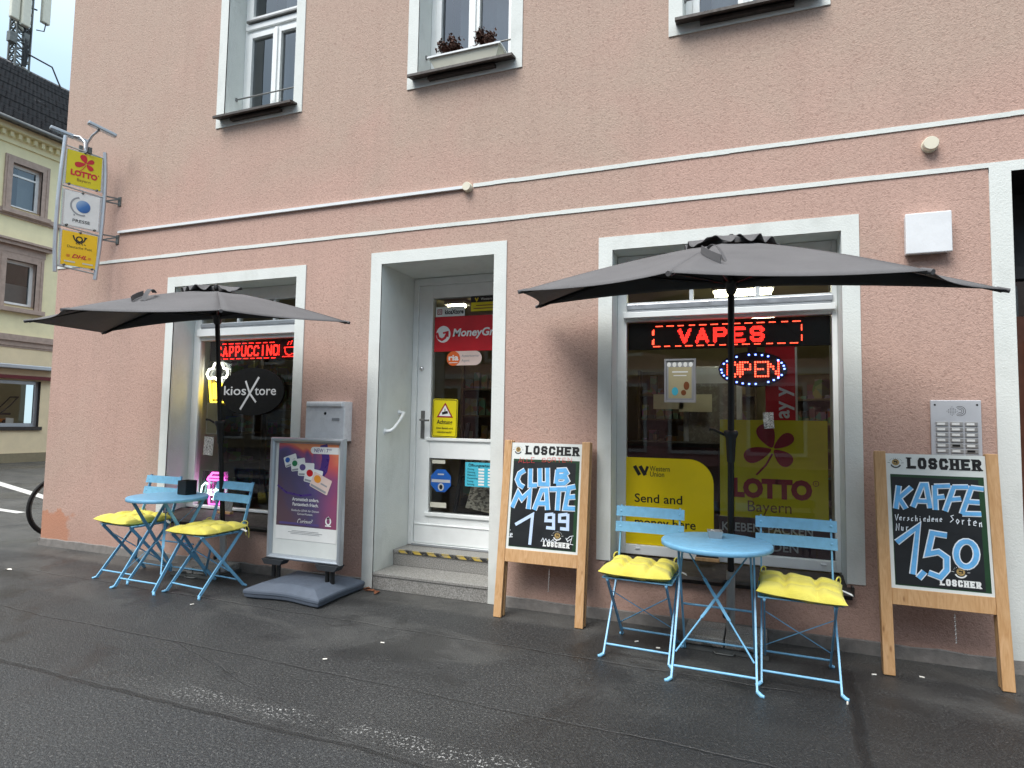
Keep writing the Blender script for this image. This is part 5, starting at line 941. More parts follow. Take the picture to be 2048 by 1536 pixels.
for k, (loc, rz, lab) in enumerate((((-.135, -.612, 0), R(-1.5), 'light blue round folding table with an ashtray in front of the wide window'), ((-4.435, -.56, 0), R(-1), 'light blue round folding table with a black box in front of the narrower window'))):
    o = table0 if k == 0 else copy_tree(table0); o.location = loc; o.rotation_euler = (0, 0, rz); o['label'] = lab
t = thing('ashtray', 'small square metal ashtray on the right blue table', 'ashtray', (-.145, -.50, .712), R(8)); mb = MB()
mb.add([(-.034, -.034, 0), (.034, -.034, 0), (.034, .034, 0), (-.034, .034, 0), (-.042, -.042, .042), (.042, -.042, .042), (.042, .042, .042), (-.042, .042, .042), (-.036, -.036, .042), (.036, -.036, .042), (.036, .036, .042), (-.036, .036, .042), (-.03, -.03, .006), (.03, -.03, .006), (.03, .03, .006), (-.03, .03, .006)],
       [(0, 3, 2, 1), (12, 13, 14, 15)] + [(i, (i + 1) % 4, 4 + (i + 1) % 4, 4 + i) for i in range(4)] + [(4 + i, 4 + (i + 1) % 4, 8 + (i + 1) % 4, 8 + i) for i in range(4)] + [(8 + i, 8 + (i + 1) % 4, 12 + (i + 1) % 4, 12 + i) for i in range(4)])
mb.build('bowl', 'steel', t, local=True); mb = MB(); mb.tube([(-.02, -.01, .045), (.008, .006, .03)], .004, 8); mb.build('cigarette', 'butt_paper', t, local=True)
t = thing('table_bin', 'black square box on the left blue table', 'box', (-4.39, -.42, .712), R(-4)); mb = MB(); frame_boxes(mb, Fr((0, 0, .0), (1, 0, 0), (0, 1, 0)), -.052, .052, -.052, .052, .005, .004, .118); mb.box(-.051, .051, -.051, .051, 0, .0039); mb.build('box', 'black_plastic', t, local=True, bevel=.004)
mb = MB(); mb.box(-.045, .045, -.045, .045, .09, .1); mb.build('insert', 'dark_grey_plastic', t, local=True)

# ------------------------------------------------------------------ half parasols against the wall, and their slab bases
def parasol(ctr, yaw, tx, ty, r, foot, apex_h, lab, strap_k):
    c = Vector(ctr); tips = []
    for k in range(5):
        a = math.pi + k * math.pi / 4 + yaw; x, y = r * math.cos(a), r * math.sin(a); tips.append(Vector((c.x + x, c.y + y, c.z + tx * x + ty * y)))
    ap = c + Vector((-tx * apex_h, -ty * apex_h, apex_h)); ft = Vector(foot)
    t = thing('half_parasol', lab, 'parasol', foot, group='grey half parasols against the facade')
    top = ft + (ap - ft) * .985
    mb = MB(); z_s = .34; p1 = ft.lerp(ap, z_s / (ap.z - ft.z)); mb.tube([p1, top], .0195, 16); mb.build('pole', 'black_metal', t)
    mb = MB(); mb.tube([ft + Vector((0, 0, -.02)), p1 + (ap - ft).normalized() * .03], .027, 18); tb = mb.build('base_tube', 'steel', t)
    mb = MB()
    for q in (.10, .31): z = ft.lerp(ap, q / (ap.z - ft.z)); mb.tube([z + Vector((-.02, -.02, 0)), z + Vector((-.028, -.058, 0))], .007, 8); mb.lathe([(0, .0), (.018, .0), (.018, .012), (0, .012)], z + Vector((-.028, -.058, 0)), 10, (-.2, -1, 0))
    mb.build('clamp_knob', 'black_plastic', tb)
    ax = (ap - ft).normalized(); k0 = ft + ax * ((1.19 - ft.z) / ax.z)
    mb = MB(); mb.lathe([(.021, -.05), (.024, -.04), (.031, .10), (.043, .128), (.043, .142), (.036, .15), (.021, .152)], k0, 20, ax); cb = mb.build('crank_case', 'black_plastic', t)
    mb = MB(); mb.tube([k0 + Vector((-.03, -.01, .12)), k0 + Vector((-.065, -.02, .135)), k0 + Vector((-.10, -.03, .155)), k0 + Vector((-.128, -.035, .157))], [.009, .009, .008, .011], 10); mb.build('crank_handle', 'black_plastic', cb)
    hub = ft + ax * ((c.z - .005 + .08 - ft.z) / ax.z)
    mb = MB(); mb.lathe([(.021, -.055), (.030, -.045), (.036, .0), (.048, .02), (.048, .035), (.021, .04)], hub, 18, ax); mb.build('slider', 'black_plastic', t)
    def rib(k, u): return ap.lerp(tips[k], u) + Vector((0, 0, .020 * math.sin(math.pi * min(1, u)) - .010 * u))
    for k in range(5):
        mb = MB(); mb.tube([rib(k, .03 + .95 * i / 8) + Vector((0, 0, -.016)) for i in range(9)], .007, 6); rb = mb.build('rib', 'black_metal', t)
        mb = MB(); mb.tube([hub + Vector((0, 0, .01)), rib(k, .5) + Vector((0, 0, -.018))], .007, 6); mb.build('strut', 'black_metal', rb)
    mb = MB(); nu, nv = 14, 14
    def cloth(k, u, v):
        a, b = rib(k, u), rib((k + 1) % 5, u); p = a.lerp(b, v); ctr_ = 4 * v * (1 - v); q = ap.lerp(p, 1)
        back = k == 4
        sag = (.045 if not back else .03) * u ** 3 * ctr_; p = p + (Vector((ap.x, ap.y, p.z)) - p) * sag; p.z += (-.018 * (1.1 - .75 * u) if not back else .075 * u) * ctr_ * u
        return p
    for k in range(5):
        vs = [cloth(k, .09 + .91 * i / nu, j / nv) for i in range(nu + 1) for j in range(nv + 1)]
        mb.add(vs, [(i * (nv + 1) + j, (i + 1) * (nv + 1) + j, (i + 1) * (nv + 1) + j + 1, i * (nv + 1) + j + 1) for i in range(nu) for j in range(nv)], True)
    cn = mb.build('canopy', 'canvas_grey', t, solid=.0025)
    mb = MB()                                                     # stitched tip pockets
    for k in range(5):
        d = (tips[k] - ap).normalized(); e_ = rib(k, 1); mb.tube([e_ - d * .05 + Vector((0, 0, -.006)), e_ + d * .006 + Vector((0, 0, -.004))], [.013, .012], 8)
        s_ = d.cross(Vector((0, 0, 1))).normalized() * .022; mb.add([e_ - d * .075 - s_ + Vector((0, 0, -.005)), e_ - d * .075 + s_ + Vector((0, 0, -.005)), e_ + d * .004 + s_ * .5 + Vector((0, 0, -.008)), e_ + d * .004 - s_ * .5 + Vector((0, 0, -.008))], [(0, 1, 2, 3)])
    mb.build('tip_pocket', 'canvas_grey', cn)
    mb = MB(); n = 48                                             # rippled vent cap
    def vent(u, a):
        k = int(a * 5) % 5; v = a * 5 - int(a * 5); p = rib(k, .04 + u * .17).lerp(rib((k + 1) % 5, .04 + u * .17), v); rip = (math.sin(a * 2 * math.pi * 7 + 1.9 * math.sin(a * 11 + ft.x)) * .022 + math.sin(a * 2 * math.pi * 17) * .004) * (1 if k < 4 else .4) * u ** 1.5
        return p + Vector((0, 0, .022 + .018 * (1 - u) + rip + .012 * u))
    vs = [vent(i / 8, (j % (n * 2)) / (n * 2)) for i in range(9) for j in range(n * 2)]; m_ = n * 2
    mb.add(vs, [(i * m_ + j, (i + 1) * m_ + j, (i + 1) * m_ + (j + 1) % m_, i * m_ + (j + 1) % m_) for i in range(8) for j in range(m_)], True); mb.build('vent_flap', 'canvas_grey', cn, solid=.0025)
    mb = MB(); mb.lathe([(.0, .045), (.012, .042), (.018, .03), (.02, .0)], ap, 14, ax); mb.build('finial', 'black_plastic', t)
    # closing strap: a loop of webbing lying on the cloth
    k, u0 = strap_k; mb = MB(); base = [cloth(k, u0 + .20 * i / 6, .02 + .17 * i / 6) + Vector((0, 0, .006)) for i in range(7)]; n_ = Vector((.006, -.012, .034))
    mb.add(base + [b + n_ for b in base], [(i, i + 1, 8 + i, 7 + i) for i in range(6)]); arch = [base[0].lerp(base[6], i / 8) + Vector((.02, .05, .012 + .062 * math.sin(math.pi * min(1, .1 + i / 9)))) for i in range(9)]
    mb.add(arch + [b + Vector((.012, .03, .004)) for b in arch], [(i, i + 1, 10 + i, 9 + i) for i in range(8)]); mb.build('closing_strap', 'canvas_grey', cn, solid=.003)
    return t
def slab_base(x0, x1, y0, y1, lab, rz):
    cx, cy_ = (x0 + x1) / 2, (y0 + y1) / 2; t = thing('parasol_base', lab, 'parasol base', (cx, cy_, 0), rz, 'parasol slab bases'); w, d = (x1 - x0) / 2, (y1 - y0) / 2; mb = MB()
    mb.box(-w, -.004, -d, -.003, .03, .085); mb.box(.004, w, -d, -.003, .03, .085); mb.box(-w, -.004, .003, d, .03, .085); mb.box(.004, w, .003, d, .03, .085); mb.build('stone_slab', 'granite', t, local=True, bevel=.006)
    mb = MB(); frame_boxes(mb, Fr((0, 0, 0), (1, 0, 0), (0, 1, 0)), -w - .008, w + .008, -d - .008, d + .008, .03, .002, .029)
    for k in (-.12, .10): mb.tube([(k, -d - .004, .04), (k, -d - .03, .05), (k + .05, -d - .03, .05), (k + .05, -d - .004, .04)], .005, 8)
    mb.tube([(-.06, -d - .012, .015), (-.05, -d - .03, .006), (.05, -d - .03, .006), (.06, -d - .012, .015)], .005, 8)
    mb.build('steel_frame', 'galvanised', t, local=True); return t
parasol((-.058, -.36, 2.159), -.167, -.034, .106, 1.35, (-.066, -.135, .086), .345, 'dark grey half parasol in front of the wide shop window', (2, .62))
parasol((-4.15, -.42, 2.133), .05, 0, .060, 1.29, (-4.12, -.25, .086), .315, 'dark grey half parasol in front of the narrower shop window', (2, .55))
slab_base(-.335, .145, -.345, -.03, 'grey stone slab base of the parasol behind the right table', R(-2)); slab_base(-4.62, -4.16, -.33, -.03, 'grey stone slab base of the parasol behind the left chairs', R(2))

# ------------------------------------------------------------------ poster stand on its water filled foot
t = thing('poster_stand', 'aluminium pavement poster stand on a dark grey wavy plastic foot', 'poster stand', (-3.2, -.33, 0)); mb = MB()
def outline(s_, zz, f=1):
    out = []; x0, x1, y0, y1 = -3.545, -2.845, -.625, -.045; cx, cy_ = (x0 + x1) / 2, (y0 + y1) / 2; w, d = (x1 - x0) / 2 * s_, (y1 - y0) / 2 * s_
    n = 18
    for i in range(n): u = -1 + 2 * i / n; out.append((cx + u * w, cy_ - d + .045 * math.cos(u * math.pi * .5) ** 2 * f, zz - .012 * math.cos(u * math.pi * .5) ** 2 * 0))
    for i in range(n): u = -1 + 2 * i / n; out.append((cx + w - .012 * math.cos(u * math.pi * .5) ** 2, cy_ + u * d, zz))
    for i in range(n): u = 1 - 2 * i / n; out.append((cx + u * w, cy_ + d - .045 * math.cos(u * math.pi * .5) ** 2 * f, zz))
    for i in range(n): u = 1 - 2 * i / n; out.append((cx - w + .012 * math.cos(u * math.pi * .5) ** 2, cy_ + u * d, zz))
    return out
rings = [outline(.90, .0), outline(.97, .012), outline(.985, .035), outline(1.0, .042), outline(1.0, .058), outline(.985, .068), outline(.72, .108), outline(.66, .112)]; n = len(rings[0])
mb.add([p for r_ in rings for p in r_], [(i * n + k, i * n + (k + 1) % n, (i + 1) * n + (k + 1) % n, (i + 1) * n + k) for i in range(len(rings) - 1) for k in range(n)] + [tuple((len(rings) - 1) * n + k for k in range(n))], False)
mb.build('foot', 'grey_plastic', t, bevel=.004)
FP = Fr((-3.225, -.335, 0)); A0, A1, B0, B1 = -.358, .352, .245, 1.214
for k, q in enumerate((-.27, .25)):
    mb = MB()
    for dx in (-.024, .024): mb.tube([FP.p(q + dx, .10, -.005), FP.p(q + dx, .215, -.005)], .017, 14)
    lg = mb.build('support', 'black_plastic', t); mb = MB(); mb.add([FP.p(q + a, b, d) for d in (-.045, .05) for a, b in ((-.075, .206), (.075, .206), (.105, .246), (-.105, .246))], [(3, 2, 1, 0), (4, 5, 6, 7), (0, 1, 5, 4), (1, 2, 6, 5), (2, 3, 7, 6), (3, 0, 4, 7)]); mb.build('clamp', 'dark_grey_plastic', lg)
mb = MB(); prof = [(0, -.02), (0, .008), (.006, .022), (.016, .028), (.028, .022), (.036, .010), (.040, -.004)]   # snap frame: rounded profile swept round with mitred corners
m_ = len(prof)
for (ca, cb, sa, sb), (da, db, ta, tb_) in zip(((A0, B0, 1, 1), (A1, B0, -1, 1), (A1, B1, -1, -1), (A0, B1, 1, -1)), ((A1, B0, -1, 1), (A1, B1, -1, -1), (A0, B1, 1, -1), (A0, B0, 1, 1))):
    mb.add([FP.p(ca + sa * u, cb + sb * u, d) for u, d in prof] + [FP.p(da + ta * u, db + tb_ * u, d) for u, d in prof], [(i, i + m_, i + 1 + m_, i + 1) for i in range(m_ - 1)], False)
mb.build('snap_frame', 'aluminium_frame', t); mb = MB(); mb.fbox(FP, A0 + .002, A1 - .002, B0 + .002, B1 - .002, -.026, -.018); mb.build('back_panel', 'aluminium_frame', t); mb = MB(); mb.rect(FP, A0 + .038, B0 + .038, A1 - .038, B1 - .038, -.006); mb.build('inner_panel', 'board_white', t)
pz0, pz1 = .405, 1.172; mb = MB(); mb.rect(FP, -.290, pz0, .296, pz1, -.0035); ps = mb.build('poster', 'white_print', t)
mb = MB(); mb.rect(FP, -.288, pz0 + .107, .294, pz1 - .003, -.0025); pp = mb.build('poster_field', 'poster_print', ps); dd = -.0012
paint('poster_violet', (70, 44, 120), .3); paint('poster_orange', (232, 132, 72), .3); paint('pack_green', (24, 120, 74), .35); paint('pack_violet', (88, 74, 128), .35); paint('pack_orange', (232, 150, 48), .35)
mb = MB(); mb.rib(FP, [(.15, 1.165), (.175, 1.06), (.16, .97), (.09, .88)], .07, -.0018); mb.rib(FP, [(-.288, .83), (-.2, .775), (-.05, .755), (.05, .77)], .016, -.0018); mb.build('ribbon_print', 'poster_violet', pp)
for k, (a, b, m2) in enumerate(((-.165, 1.03, 'blue_print'), (-.09, 1.00, 'pack_green'), (-.01, .965, 'pack_violet'), (.062, .915, 'red_print'), (.135, .862, 'pack_orange'))):
    sc = .82 + .09 * k; Fk = FP.sub(a, b, dd + .00025 * k).rot(R(-22 if k > 3 else 18 - 9 * k)); w_, h_ = .078 * sc, .052 * sc
    mb = MB(); mb.poly(Fk, [(-w_ + .006, -h_), (w_ - .006, -h_), (w_, -h_ + .006), (w_, h_ - .006), (w_ - .006, h_), (-w_ + .006, h_), (-w_, h_ - .006), (-w_, -h_ + .006)], 0); pk = mb.build('pack_print', 'white_print' if k < 4 else 'blush_print', pp)
    mb = MB(); mb.ell(Fk, (-w_ * .45, h_ * .3), w_ * .38, h_ * .5, .0002, 12); mb.build('colour_spot', m2, pk); mb = MB(); mb.rect(Fk, -w_ * .9, -h_ * .9, w_ * .8, -h_ * .62, .0002); mb.rect(Fk, 0, -h_ * .1, w_ * .7, h_ * .1, .0002); mb.build('grey_line', 'grey_print', pk)
mb = MB(); mb.poly(FP, [(.055, 1.092)] + [(.055 + .0 - .027 * math.sin(R(a)), 1.119 + .027 * -math.cos(R(a))) for a in range(0, 181, 20)] + [(.294, 1.146), (.294, 1.092)], dd); mb.build('badge', 'white_print', pp)
mb = MB(); mb.text(FP, 'NEW', .042, (.062, 1.105), dd + .0006, bold=.01, width=.085); mb.rect(FP, .162, 1.103, .164, 1.135, dd + .0006); mb.text(FP, '7', .042, (.178, 1.105), dd + .0006, bold=.01); mb.text(FP, '000', .018, (.203, 1.122), dd + .0006); mb.build('lettering', 'poster_violet', pp)
mb = MB(); mb.text(FP, 'Aromatisch anders.', .036, (-.005, .715), dd, bold=.016, align='CENTER', width=.26); mb.text(FP, 'Fantastisch frisch.', .036, (-.005, .675), dd, bold=.016, align='CENTER', width=.25); mb.text(FP, 'Entdecke LEVIA für Deinen', .022, (-.005, .632), dd, align='CENTER', width=.265); mb.text(FP, 'Heizer-Moment.', .022, (-.005, .605), dd, align='CENTER', width=.15) if False else mb.text(FP, 'Genuss-Moment.', .022, (-.005, .605), dd, align='CENTER', width=.15)
mb.text(FP, 'Curious?', .058, (-.01, .535), dd, shear=.35, align='CENTER', width=.145); mb.arc(FP, (.218, .572), .022, 0, 360, .012, dd, rb=.026); mb.poly(FP, [(.200, .59), (.236, .59), (.218, .612)], dd); mb.text(FP, 'PLOOM' if False else 'ILUMA', .016, (.218, .528), dd, align='CENTER') if False else mb.rect(FP, .19, .532, .246, .541, dd); mb.build('lettering', 'white_print', pp)
mb = MB(); mb.rect(FP, -.255, .535 - .01, .13, .547 - .005, dd); mb.build('pale_bar', 'pack_violet', pp); mb = MB(); [mb.rect(FP, a, b, c_, b + .004, -.0022) for a, c_, b in ((-.13, .13, .475), (-.165, .165, .464), (-.14, .14, .453))]; mb.build('small_print', 'grey_print', ps)

# ------------------------------------------------------------------ chalkboards
def hom(src, dst):
    A = []; B = []
    for (x, y), (u, v) in zip(src, dst): A += [[x, y, 1, 0, 0, 0, -u * x, -u * y], [0, 0, 0, x, y, 1, -v * x, -v * y]]; B += [u, v]
    h = np.append(np.linalg.solve(np.array(A, float), np.array(B, float)), 1).reshape(3, 3)
    def f(p): q = h @ np.array([p[0], p[1], 1.0]); return (q[0] / q[2], q[1] / q[2])
    return f
def a_board(cx, yf, yt, w, Lz, lab, rz=0):
    zt = 1.237; t = thing('chalkboard_stand', lab, 'chalkboard', (cx, yf, 0), 0, 'wooden chalkboard stands'); upv = Vector((math.sin(rz) * (yt - yf), yt - yf, zt)); Lb = upv.length; F = Fr((cx, yf, 0), (math.cos(rz), math.sin(rz), 0), upv); hw = w / 2; pw = .058
    for sx in (-1, 1):
        a = sx * (hw - pw / 2); mb = MB(); mb.fbox(F, a - pw / 2, a + pw / 2, .004, Lb, -.028, 0); mb.build('front_leg', 'stained_wood', t, bevel=.003)
        mb = MB(); F2 = Fr((cx + sx * 0, yf + .048, 0), F.x, upv + Vector((0, -.018, 0))); mb.fbox(F2, a - pw / 2 + .004, a + pw / 2 + .004, .004, Lb - .006, -.028, -.001); mb.build('rear_leg', 'stained_wood', t, bevel=.003)
    a0, a1 = -hw + pw, hw - pw; mb = MB(); mb.fbox(F, a0 + .0005, a1 - .0005, .385, .474, -.026, -.003); mb.build('rail', 'stained_wood', t, bevel=.002)
    mb = MB(); mb.fbox(F, a0 + .0005, a1 - .0005, .4745, 1.232, -.020, -.008); pl = mb.build('plate', 'board_white', t); F = F.sub(0, 0, -.008)
    mb = MB(); mb.rect(F, a0 + .020, .492, a1 - .014, 1.113, .0008); mb.build('green_field', 'board_green', pl); mb = MB(); mb.rect(F, a0 + .024, .498, a1 - .040, 1.098, .0015); mb.build('chalk_field', 'board_black', pl)
    mb = MB(); slab(mb, F, 'LOSCHER', a0 + .108, 1.148, a1 - a0 - .128, .064, .0165, .001, True, .22); mb.build('lettering', 'black_print', pl)
    mb = MB(); mb.text(F, 'www', .008, (0, .482), .001, align='CENTER'); mb.build('small_print', 'grey_print', pl) if False else None
    mb = MB(); logo(mb, F, a0 + .050, 1.178, .030, .001); mb.build('crest_ring', 'dark_grey_plastic', pl); crest(F.sub(0, 0, -.001), a0 + .050, 1.182, .030, pl)
    mb = MB(); slab(mb, F, 'LOSCHER', a1 - .250, .512, .190, .036, .0098, .003, True, .22); logo(mb, F, a1 - .150, .590, .032, .003); mb.build('lettering', 'white_print', pl); crest(F.sub(0, 0, .001), a1 - .150, .592, .032, pl)
    mb = MB()
    for k in range(14): mb.tube([F.p(.06 + .003 * (k % 2), .36 - .011 * k, -.03), F.p(.06 - .003 * (k % 2), .352 - .011 * k, -.03)], .0028, 5)
    mb.build('chain', 'steel', t); return t, pl, F, a0, a1
def chalk(pl, F, f, strokes, w, fill, edge, d=.0035):
    e_, g_ = MB(), MB()
    for k, st in enumerate(strokes):
        closed = st[0] == st[-1]; pts = [f(p) for p in (st[:-1] if closed else st)]; pts = [(a, b) for a, b in pts]
        if edge: e_.rib(F, pts, w + .010, d + .00008 * k, closed)
        g_.rib(F, pts, w - .002, d + .0018 + .00008 * k, closed)
    if edge: e_.build('chalk_outline', edge, pl)
    g_.build('chalk_lettering', fill, pl)
t, pl, F, a0, a1 = a_board(-1.312, -.272, -.100, .645, 1.25, 'wooden chalkboard stand priced 1,99 beside the shop door')
f = hom([(258, 80), (733, 98), (672, 900), (190, 845)], [(a0, 1.232), (a1, 1.232), (a1, .4745), (a0, .4745)])
big = [[(338, 283), (300, 308), (284, 350), (298, 388), (326, 408)], [(376, 272), (370, 394), (416, 394)], [(439, 270), (436, 384), (488, 388), (491, 268)], [(560, 283), (546, 384)], [(552, 288), (610, 285), (620, 306), (598, 326), (556, 330)], [(556, 334), (612, 338), (622, 362), (600, 382), (546, 384)],
       [(243, 552), (288, 448), (312, 492), (368, 434), (352, 566)], [(392, 572), (446, 430), (478, 430), (482, 574)], [(418, 524), (478, 526)], [(500, 424), (614, 424)], [(562, 428), (548, 578)], [(676, 406), (630, 416), (600, 562), (668, 566)], [(618, 484), (672, 480)]]
chalk(pl, F, f, big, .030, 'chalk_blue', 'chalk_white')
chalk(pl, F, f, [[(262, 676), (380, 606), (354, 822)], [(520, 604), (472, 608), (468, 650), (520, 652)], [(522, 600), (518, 706), (468, 700)], [(616, 606), (562, 612), (560, 656), (614, 658)], [(618, 602), (612, 714), (562, 708)]], .024, 'chalk_pale', None)
chalk(pl, F, f, [[(226, 712), (227, 718)], [(226, 736), (224, 766), (213, 762)], [(228, 752), (240, 748), (238, 738), (230, 744), (230, 764), (242, 764)], [(430, 800), (444, 776), (452, 798), (464, 780), (470, 800), (486, 786), (492, 806), (512, 786), (522, 806), (548, 784)], [(600, 790), (626, 766), (650, 762)], [(606, 802), (636, 784)], [(640, 772), (624, 822), (646, 826)], [(598, 776), (612, 806)]], .0062, 'chalk_white', None)
red = word_strokes('ALLE', 300, -228, 104, 36, .35) + word_strokes('SORTEN', 455, -226, 200, 30, .45); chalk(pl, F, f, [[(a + random.uniform(-3, 3), -b + random.uniform(-3, 3)) for a, b in st] for st in red], .0045, 'chalk_red', None, .0018)
t, pl, F, a0, a1 = a_board(1.037, -.325, -.185, .600, 1.25, 'wooden chalkboard stand priced 1,50 at the edge of the facade')
f = hom([(128, 305), (615, 322), (662, 1005), (150, 960)], [(a0, 1.232), (a1, 1.232), (a1, .4745), (a0, .4745)])
chalk(pl, F, f, [[(192, 462), (176, 574)], [(254, 470), (192, 522), (226, 574)], [(260, 566), (306, 458), (326, 458), (346, 572)], [(282, 536), (330, 538)], [(368, 462), (372, 580)], [(366, 466), (444, 464)], [(372, 520), (416, 516)], [(462, 466), (418, 586)], [(456, 470), (532, 470)], [(440, 530), (496, 526)], [(548, 466), (500, 600)], [(544, 472), (606, 480)], [(524, 540), (586, 544)], [(500, 598), (594, 600)]], .022, 'chalk_blue', 'chalk_white')
chalk(pl, F, f, [[(178, 738), (284, 662), (256, 894)], [(314, 880), (284, 914)], [(426, 704), (354, 692), (330, 794), (384, 784), (424, 812), (424, 872), (392, 908), (334, 886)], [(520 + 50 * math.cos(R(a)), 794 + 62 * math.sin(R(a))) for a in range(0, 361, 20)]], .026, 'chalk_blue', 'chalk_white')
def hand(word, x0, y0, adv, size, drop):
    out = []
    lo = {'V': [[(0, 1.2), (.35, 0), (.8, 1.25)]], 'e': [[(0, .35), (.6, .5), (.45, .75), (.1, .6), (.1, .1), (.6, .1)]], 'r': [[(.1, .7), (.15, 0)], [(.12, .45), (.5, .7)]], 's': [[(.5, .7), (.1, .55), (.45, .3), (0, 0)]], 'c': [[(.5, .65), (.1, .5), (.1, .1), (.5, .05)]], 'h': [[(.1, 1.2), (.1, 0)], [(.1, .5), (.45, .6), (.5, 0)]], 'i': [[(.2, .65), (.2, 0)], [(.2, .9), (.22, .96)]], 'd': [[(.5, 1.2), (.5, 0)], [(.5, .5), (.1, .5), (.1, .05), (.5, .1)]], 'n': [[(.1, .65), (.1, 0)], [(.1, .45), (.45, .65), (.5, 0)]], 'S': [[(.7, 1.2), (.1, 1.0), (.6, .5), (0, .05)]], 'o': [[(.3, .7), (.05, .35), (.3, 0), (.6, .35), (.3, .7)]], 't': [[(.3, 1.1), (.25, 0), (.5, .05)], [(0, .7), (.6, .75)]], 'N': [[(0, 0), (.1, 1.2), (.55, 0), (.65, 1.25)]], 'u': [[(.1, .7), (.1, .1), (.4, .05), (.5, .65)]]}
    for k, ch in enumerate(word): out += [[(x0 + k * adv + a * size + random.uniform(-1, 1), y0 + drop * k - b * size * 1.25 + random.uniform(-1, 1)) for a, b in st] for st in lo.get(ch, [])]
    return out
chalk(pl, F, f, hand('Verschiedene', 172, 630, 19.8, 19, .8) + hand('Sorten', 442, 642, 28, 25, 4) + hand('Nur', 176, 680, 24, 22, 0), .0062, 'chalk_white', None)

# ------------------------------------------------------------------ bicycle parked round the corner
t = thing('bicycle', 'bicycle parked round the house corner with only a wheel showing', 'bicycle', (-7.2, .9, 0)); bx = -7.2
for yc in (.375, 1.43):
    mb = MB(); mb.tube([(bx, yc + .325 * math.cos(R(a)), .342 + .325 * math.sin(R(a))) for a in range(0, 360, 8)], .0175, 10, closed=True); wh = mb.build('wheel', 'rubber', t)
    mb = MB(); mb.tube([(bx, yc + .300 * math.cos(R(a)), .342 + .300 * math.sin(R(a))) for a in range(0, 360, 8)], .010, 8, closed=True); mb.build('rim', 'galvanised', wh); mb = MB()
    for k in range(28): a = R(k * 360 / 28); mb.tube([(bx + (.025 if k % 2 else -.025), yc + .02 * math.cos(a + 1.2), .342 + .02 * math.sin(a + 1.2)), (bx, yc + .298 * math.cos(a), .342 + .298 * math.sin(a))], .0012, 4)
    mb.build('spokes', 'steel', wh); mb = MB(); mb.tube([(bx - .05, yc, .342), (bx + .05, yc, .342)], .022, 10); mb.build('hub', 'steel', wh)
mb = MB(); bb = (bx, .98, .30); st_ = (bx, 1.14, .82); hd = (bx, .56, .86); hl = (bx, .53, .70)
for p, q in ((bb, st_), (st_, hd), (bb, hl), (hd, hl)): mb.tube([p, q], .016, 10)
for sx in (-.05, .05): mb.tube([(bx + sx, 1.43, .342), bb], .010, 8); mb.tube([(bx + sx, 1.43, .342), st_], .009, 8); mb.tube([(bx + sx, .375, .342), (bx + sx * .8, .50, .64), hl], .011, 8)
mb.build('frame', 'black_metal', t); mb = MB(); mb.tube([hd, (bx, .55, .98)], .013, 8); mb.tube([(bx - .28, .70, 1.02), (bx - .2, .58, 1.0), (bx, .55, .98), (bx + .2, .58, 1.0), (bx + .28, .70, 1.02)], .012, 8); mb.build('handlebar', 'black_metal', t)
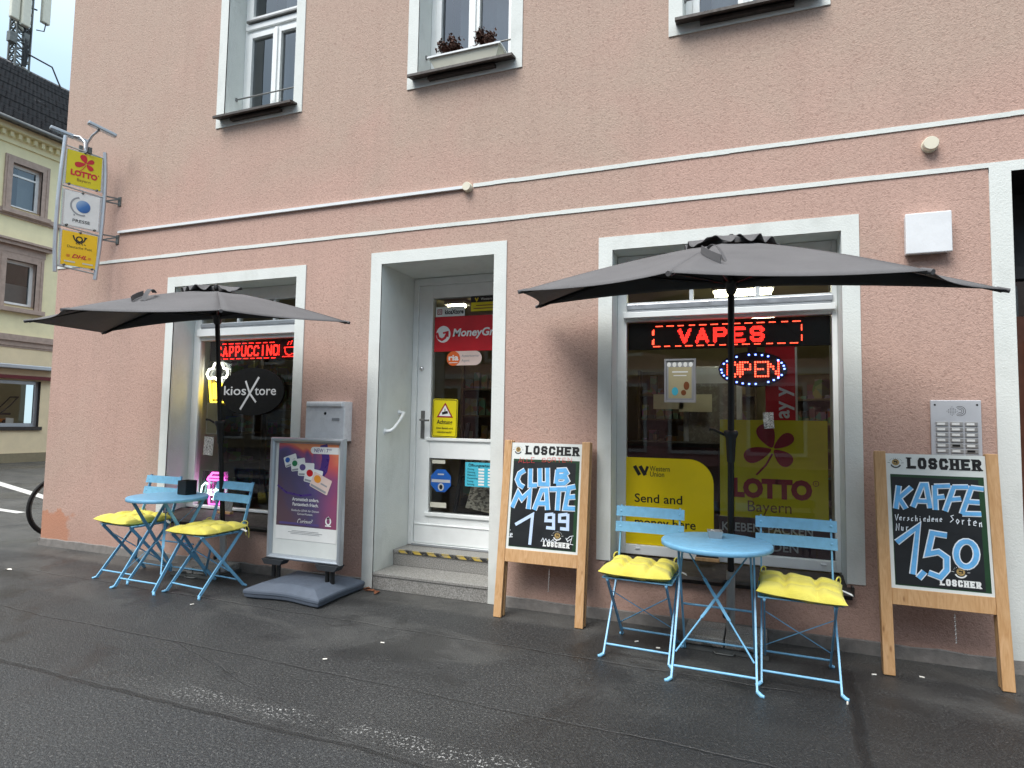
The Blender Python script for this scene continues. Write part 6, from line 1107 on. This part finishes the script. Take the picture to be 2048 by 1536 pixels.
mb = MB(); mb.tube([st_, (bx, 1.17, .92)], .013, 8); mb.add([(bx - .07, 1.28, .93), (bx + .07, 1.28, .93), (bx + .02, 1.02, .94), (bx - .02, 1.02, .94), (bx - .06, 1.27, .97), (bx + .06, 1.27, .97), (bx + .015, 1.03, .965), (bx - .015, 1.03, .965)], [(0, 3, 2, 1), (4, 5, 6, 7), (0, 1, 5, 4), (1, 2, 6, 5), (2, 3, 7, 6), (3, 0, 4, 7)]); mb.build('saddle', 'black_plastic', t); mb = MB(); mb.lathe([(0, -.004), (.09, -.004), (.09, .004), (0, .004)], (bx + .05, .98, .30), 24, (1, 0, 0)); mb.bar((bx + .07, .98, .30), (bx + .07, .86, .20), .012, .02); mb.bar((bx + .07, .98, .30), (bx + .07, 1.1, .40), .012, .02); mb.build('crankset', 'galvanised', t)

# ------------------------------------------------------------------ litter on the pavement
BUTTS = [(.685, -.35, 20), (.928, -.283, -15), (-3.746, -.898, 60), (.489, -.801, 80), (-2.221, -1.355, 35), (-2.063, -1.007, 10), (-.62, -.36, 40), (-.48, -.42, 5), (-1.66, -.13, 70)]
for k, (x, y, a) in enumerate(BUTTS):
    mb = MB(); d = Vector((math.cos(R(a)), math.sin(R(a)), 0)) * .012; p = Vector((x, y, .005)); mb.tube([p - d, p + d], .0045, 8)
    tag(mb.build('cigarette_butt', 'butt_paper'), ('pale cigarette butt lying by the leg of the chalkboard priced 1,50', 'pale cigarette butt lying under the chalkboard priced 1,50', 'pale cigarette butt on the light patch in front of the left chair', 'pale cigarette butt lying in the trench seam by the right chair', 'pale cigarette butt out on the bare pavement before the poster stand', 'pale cigarette butt on the pavement below the door steps', 'pale cigarette butt between the legs of the chair by the board priced 1,99', 'pale cigarette butt near the stone base behind the right table', 'pale cigarette butt at the foot of the door steps')[k], 'cigarette butt', 'cigarette butts on the pavement')
for k, (x, y, a, s_) in enumerate(((-2.775, -.075, 20, .05), (-2.70, -.095, 100, .045), (-2.83, -.03, 60, .04), (-6.0, -.80, 15, .035))):
    mb = MB(); c_, sn_ = math.cos(R(a)), math.sin(R(a)); P_ = [(-1, 0, .004), (-.4, .45, .012), (.4, .4, .014), (1, 0, .006), (.4, -.4, .010), (-.4, -.42, .016)]; mb.add([(x + s_ * (u * c_ - v * sn_), y + s_ * (u * sn_ + v * c_), zz) for u, v, zz in P_] + [(x, y, .007)], [(i, (i + 1) % 6, 6) for i in range(6)])
    tag(mb.build('fallen_leaf', 'brown_leaf' if k < 3 else 'butt_paper', solid=.001), ('brown leaf at the house wall beside the lower granite step', 'curled brown leaf nearest the corner of the lower granite step', 'brown leaf tucked between the poster stand foot and the lower granite step', 'pale scrap lying alone on the pavement near the house corner')[k], 'leaf' if k < 3 else 'scrap', 'brown leaves by the steps' if k < 3 else None)
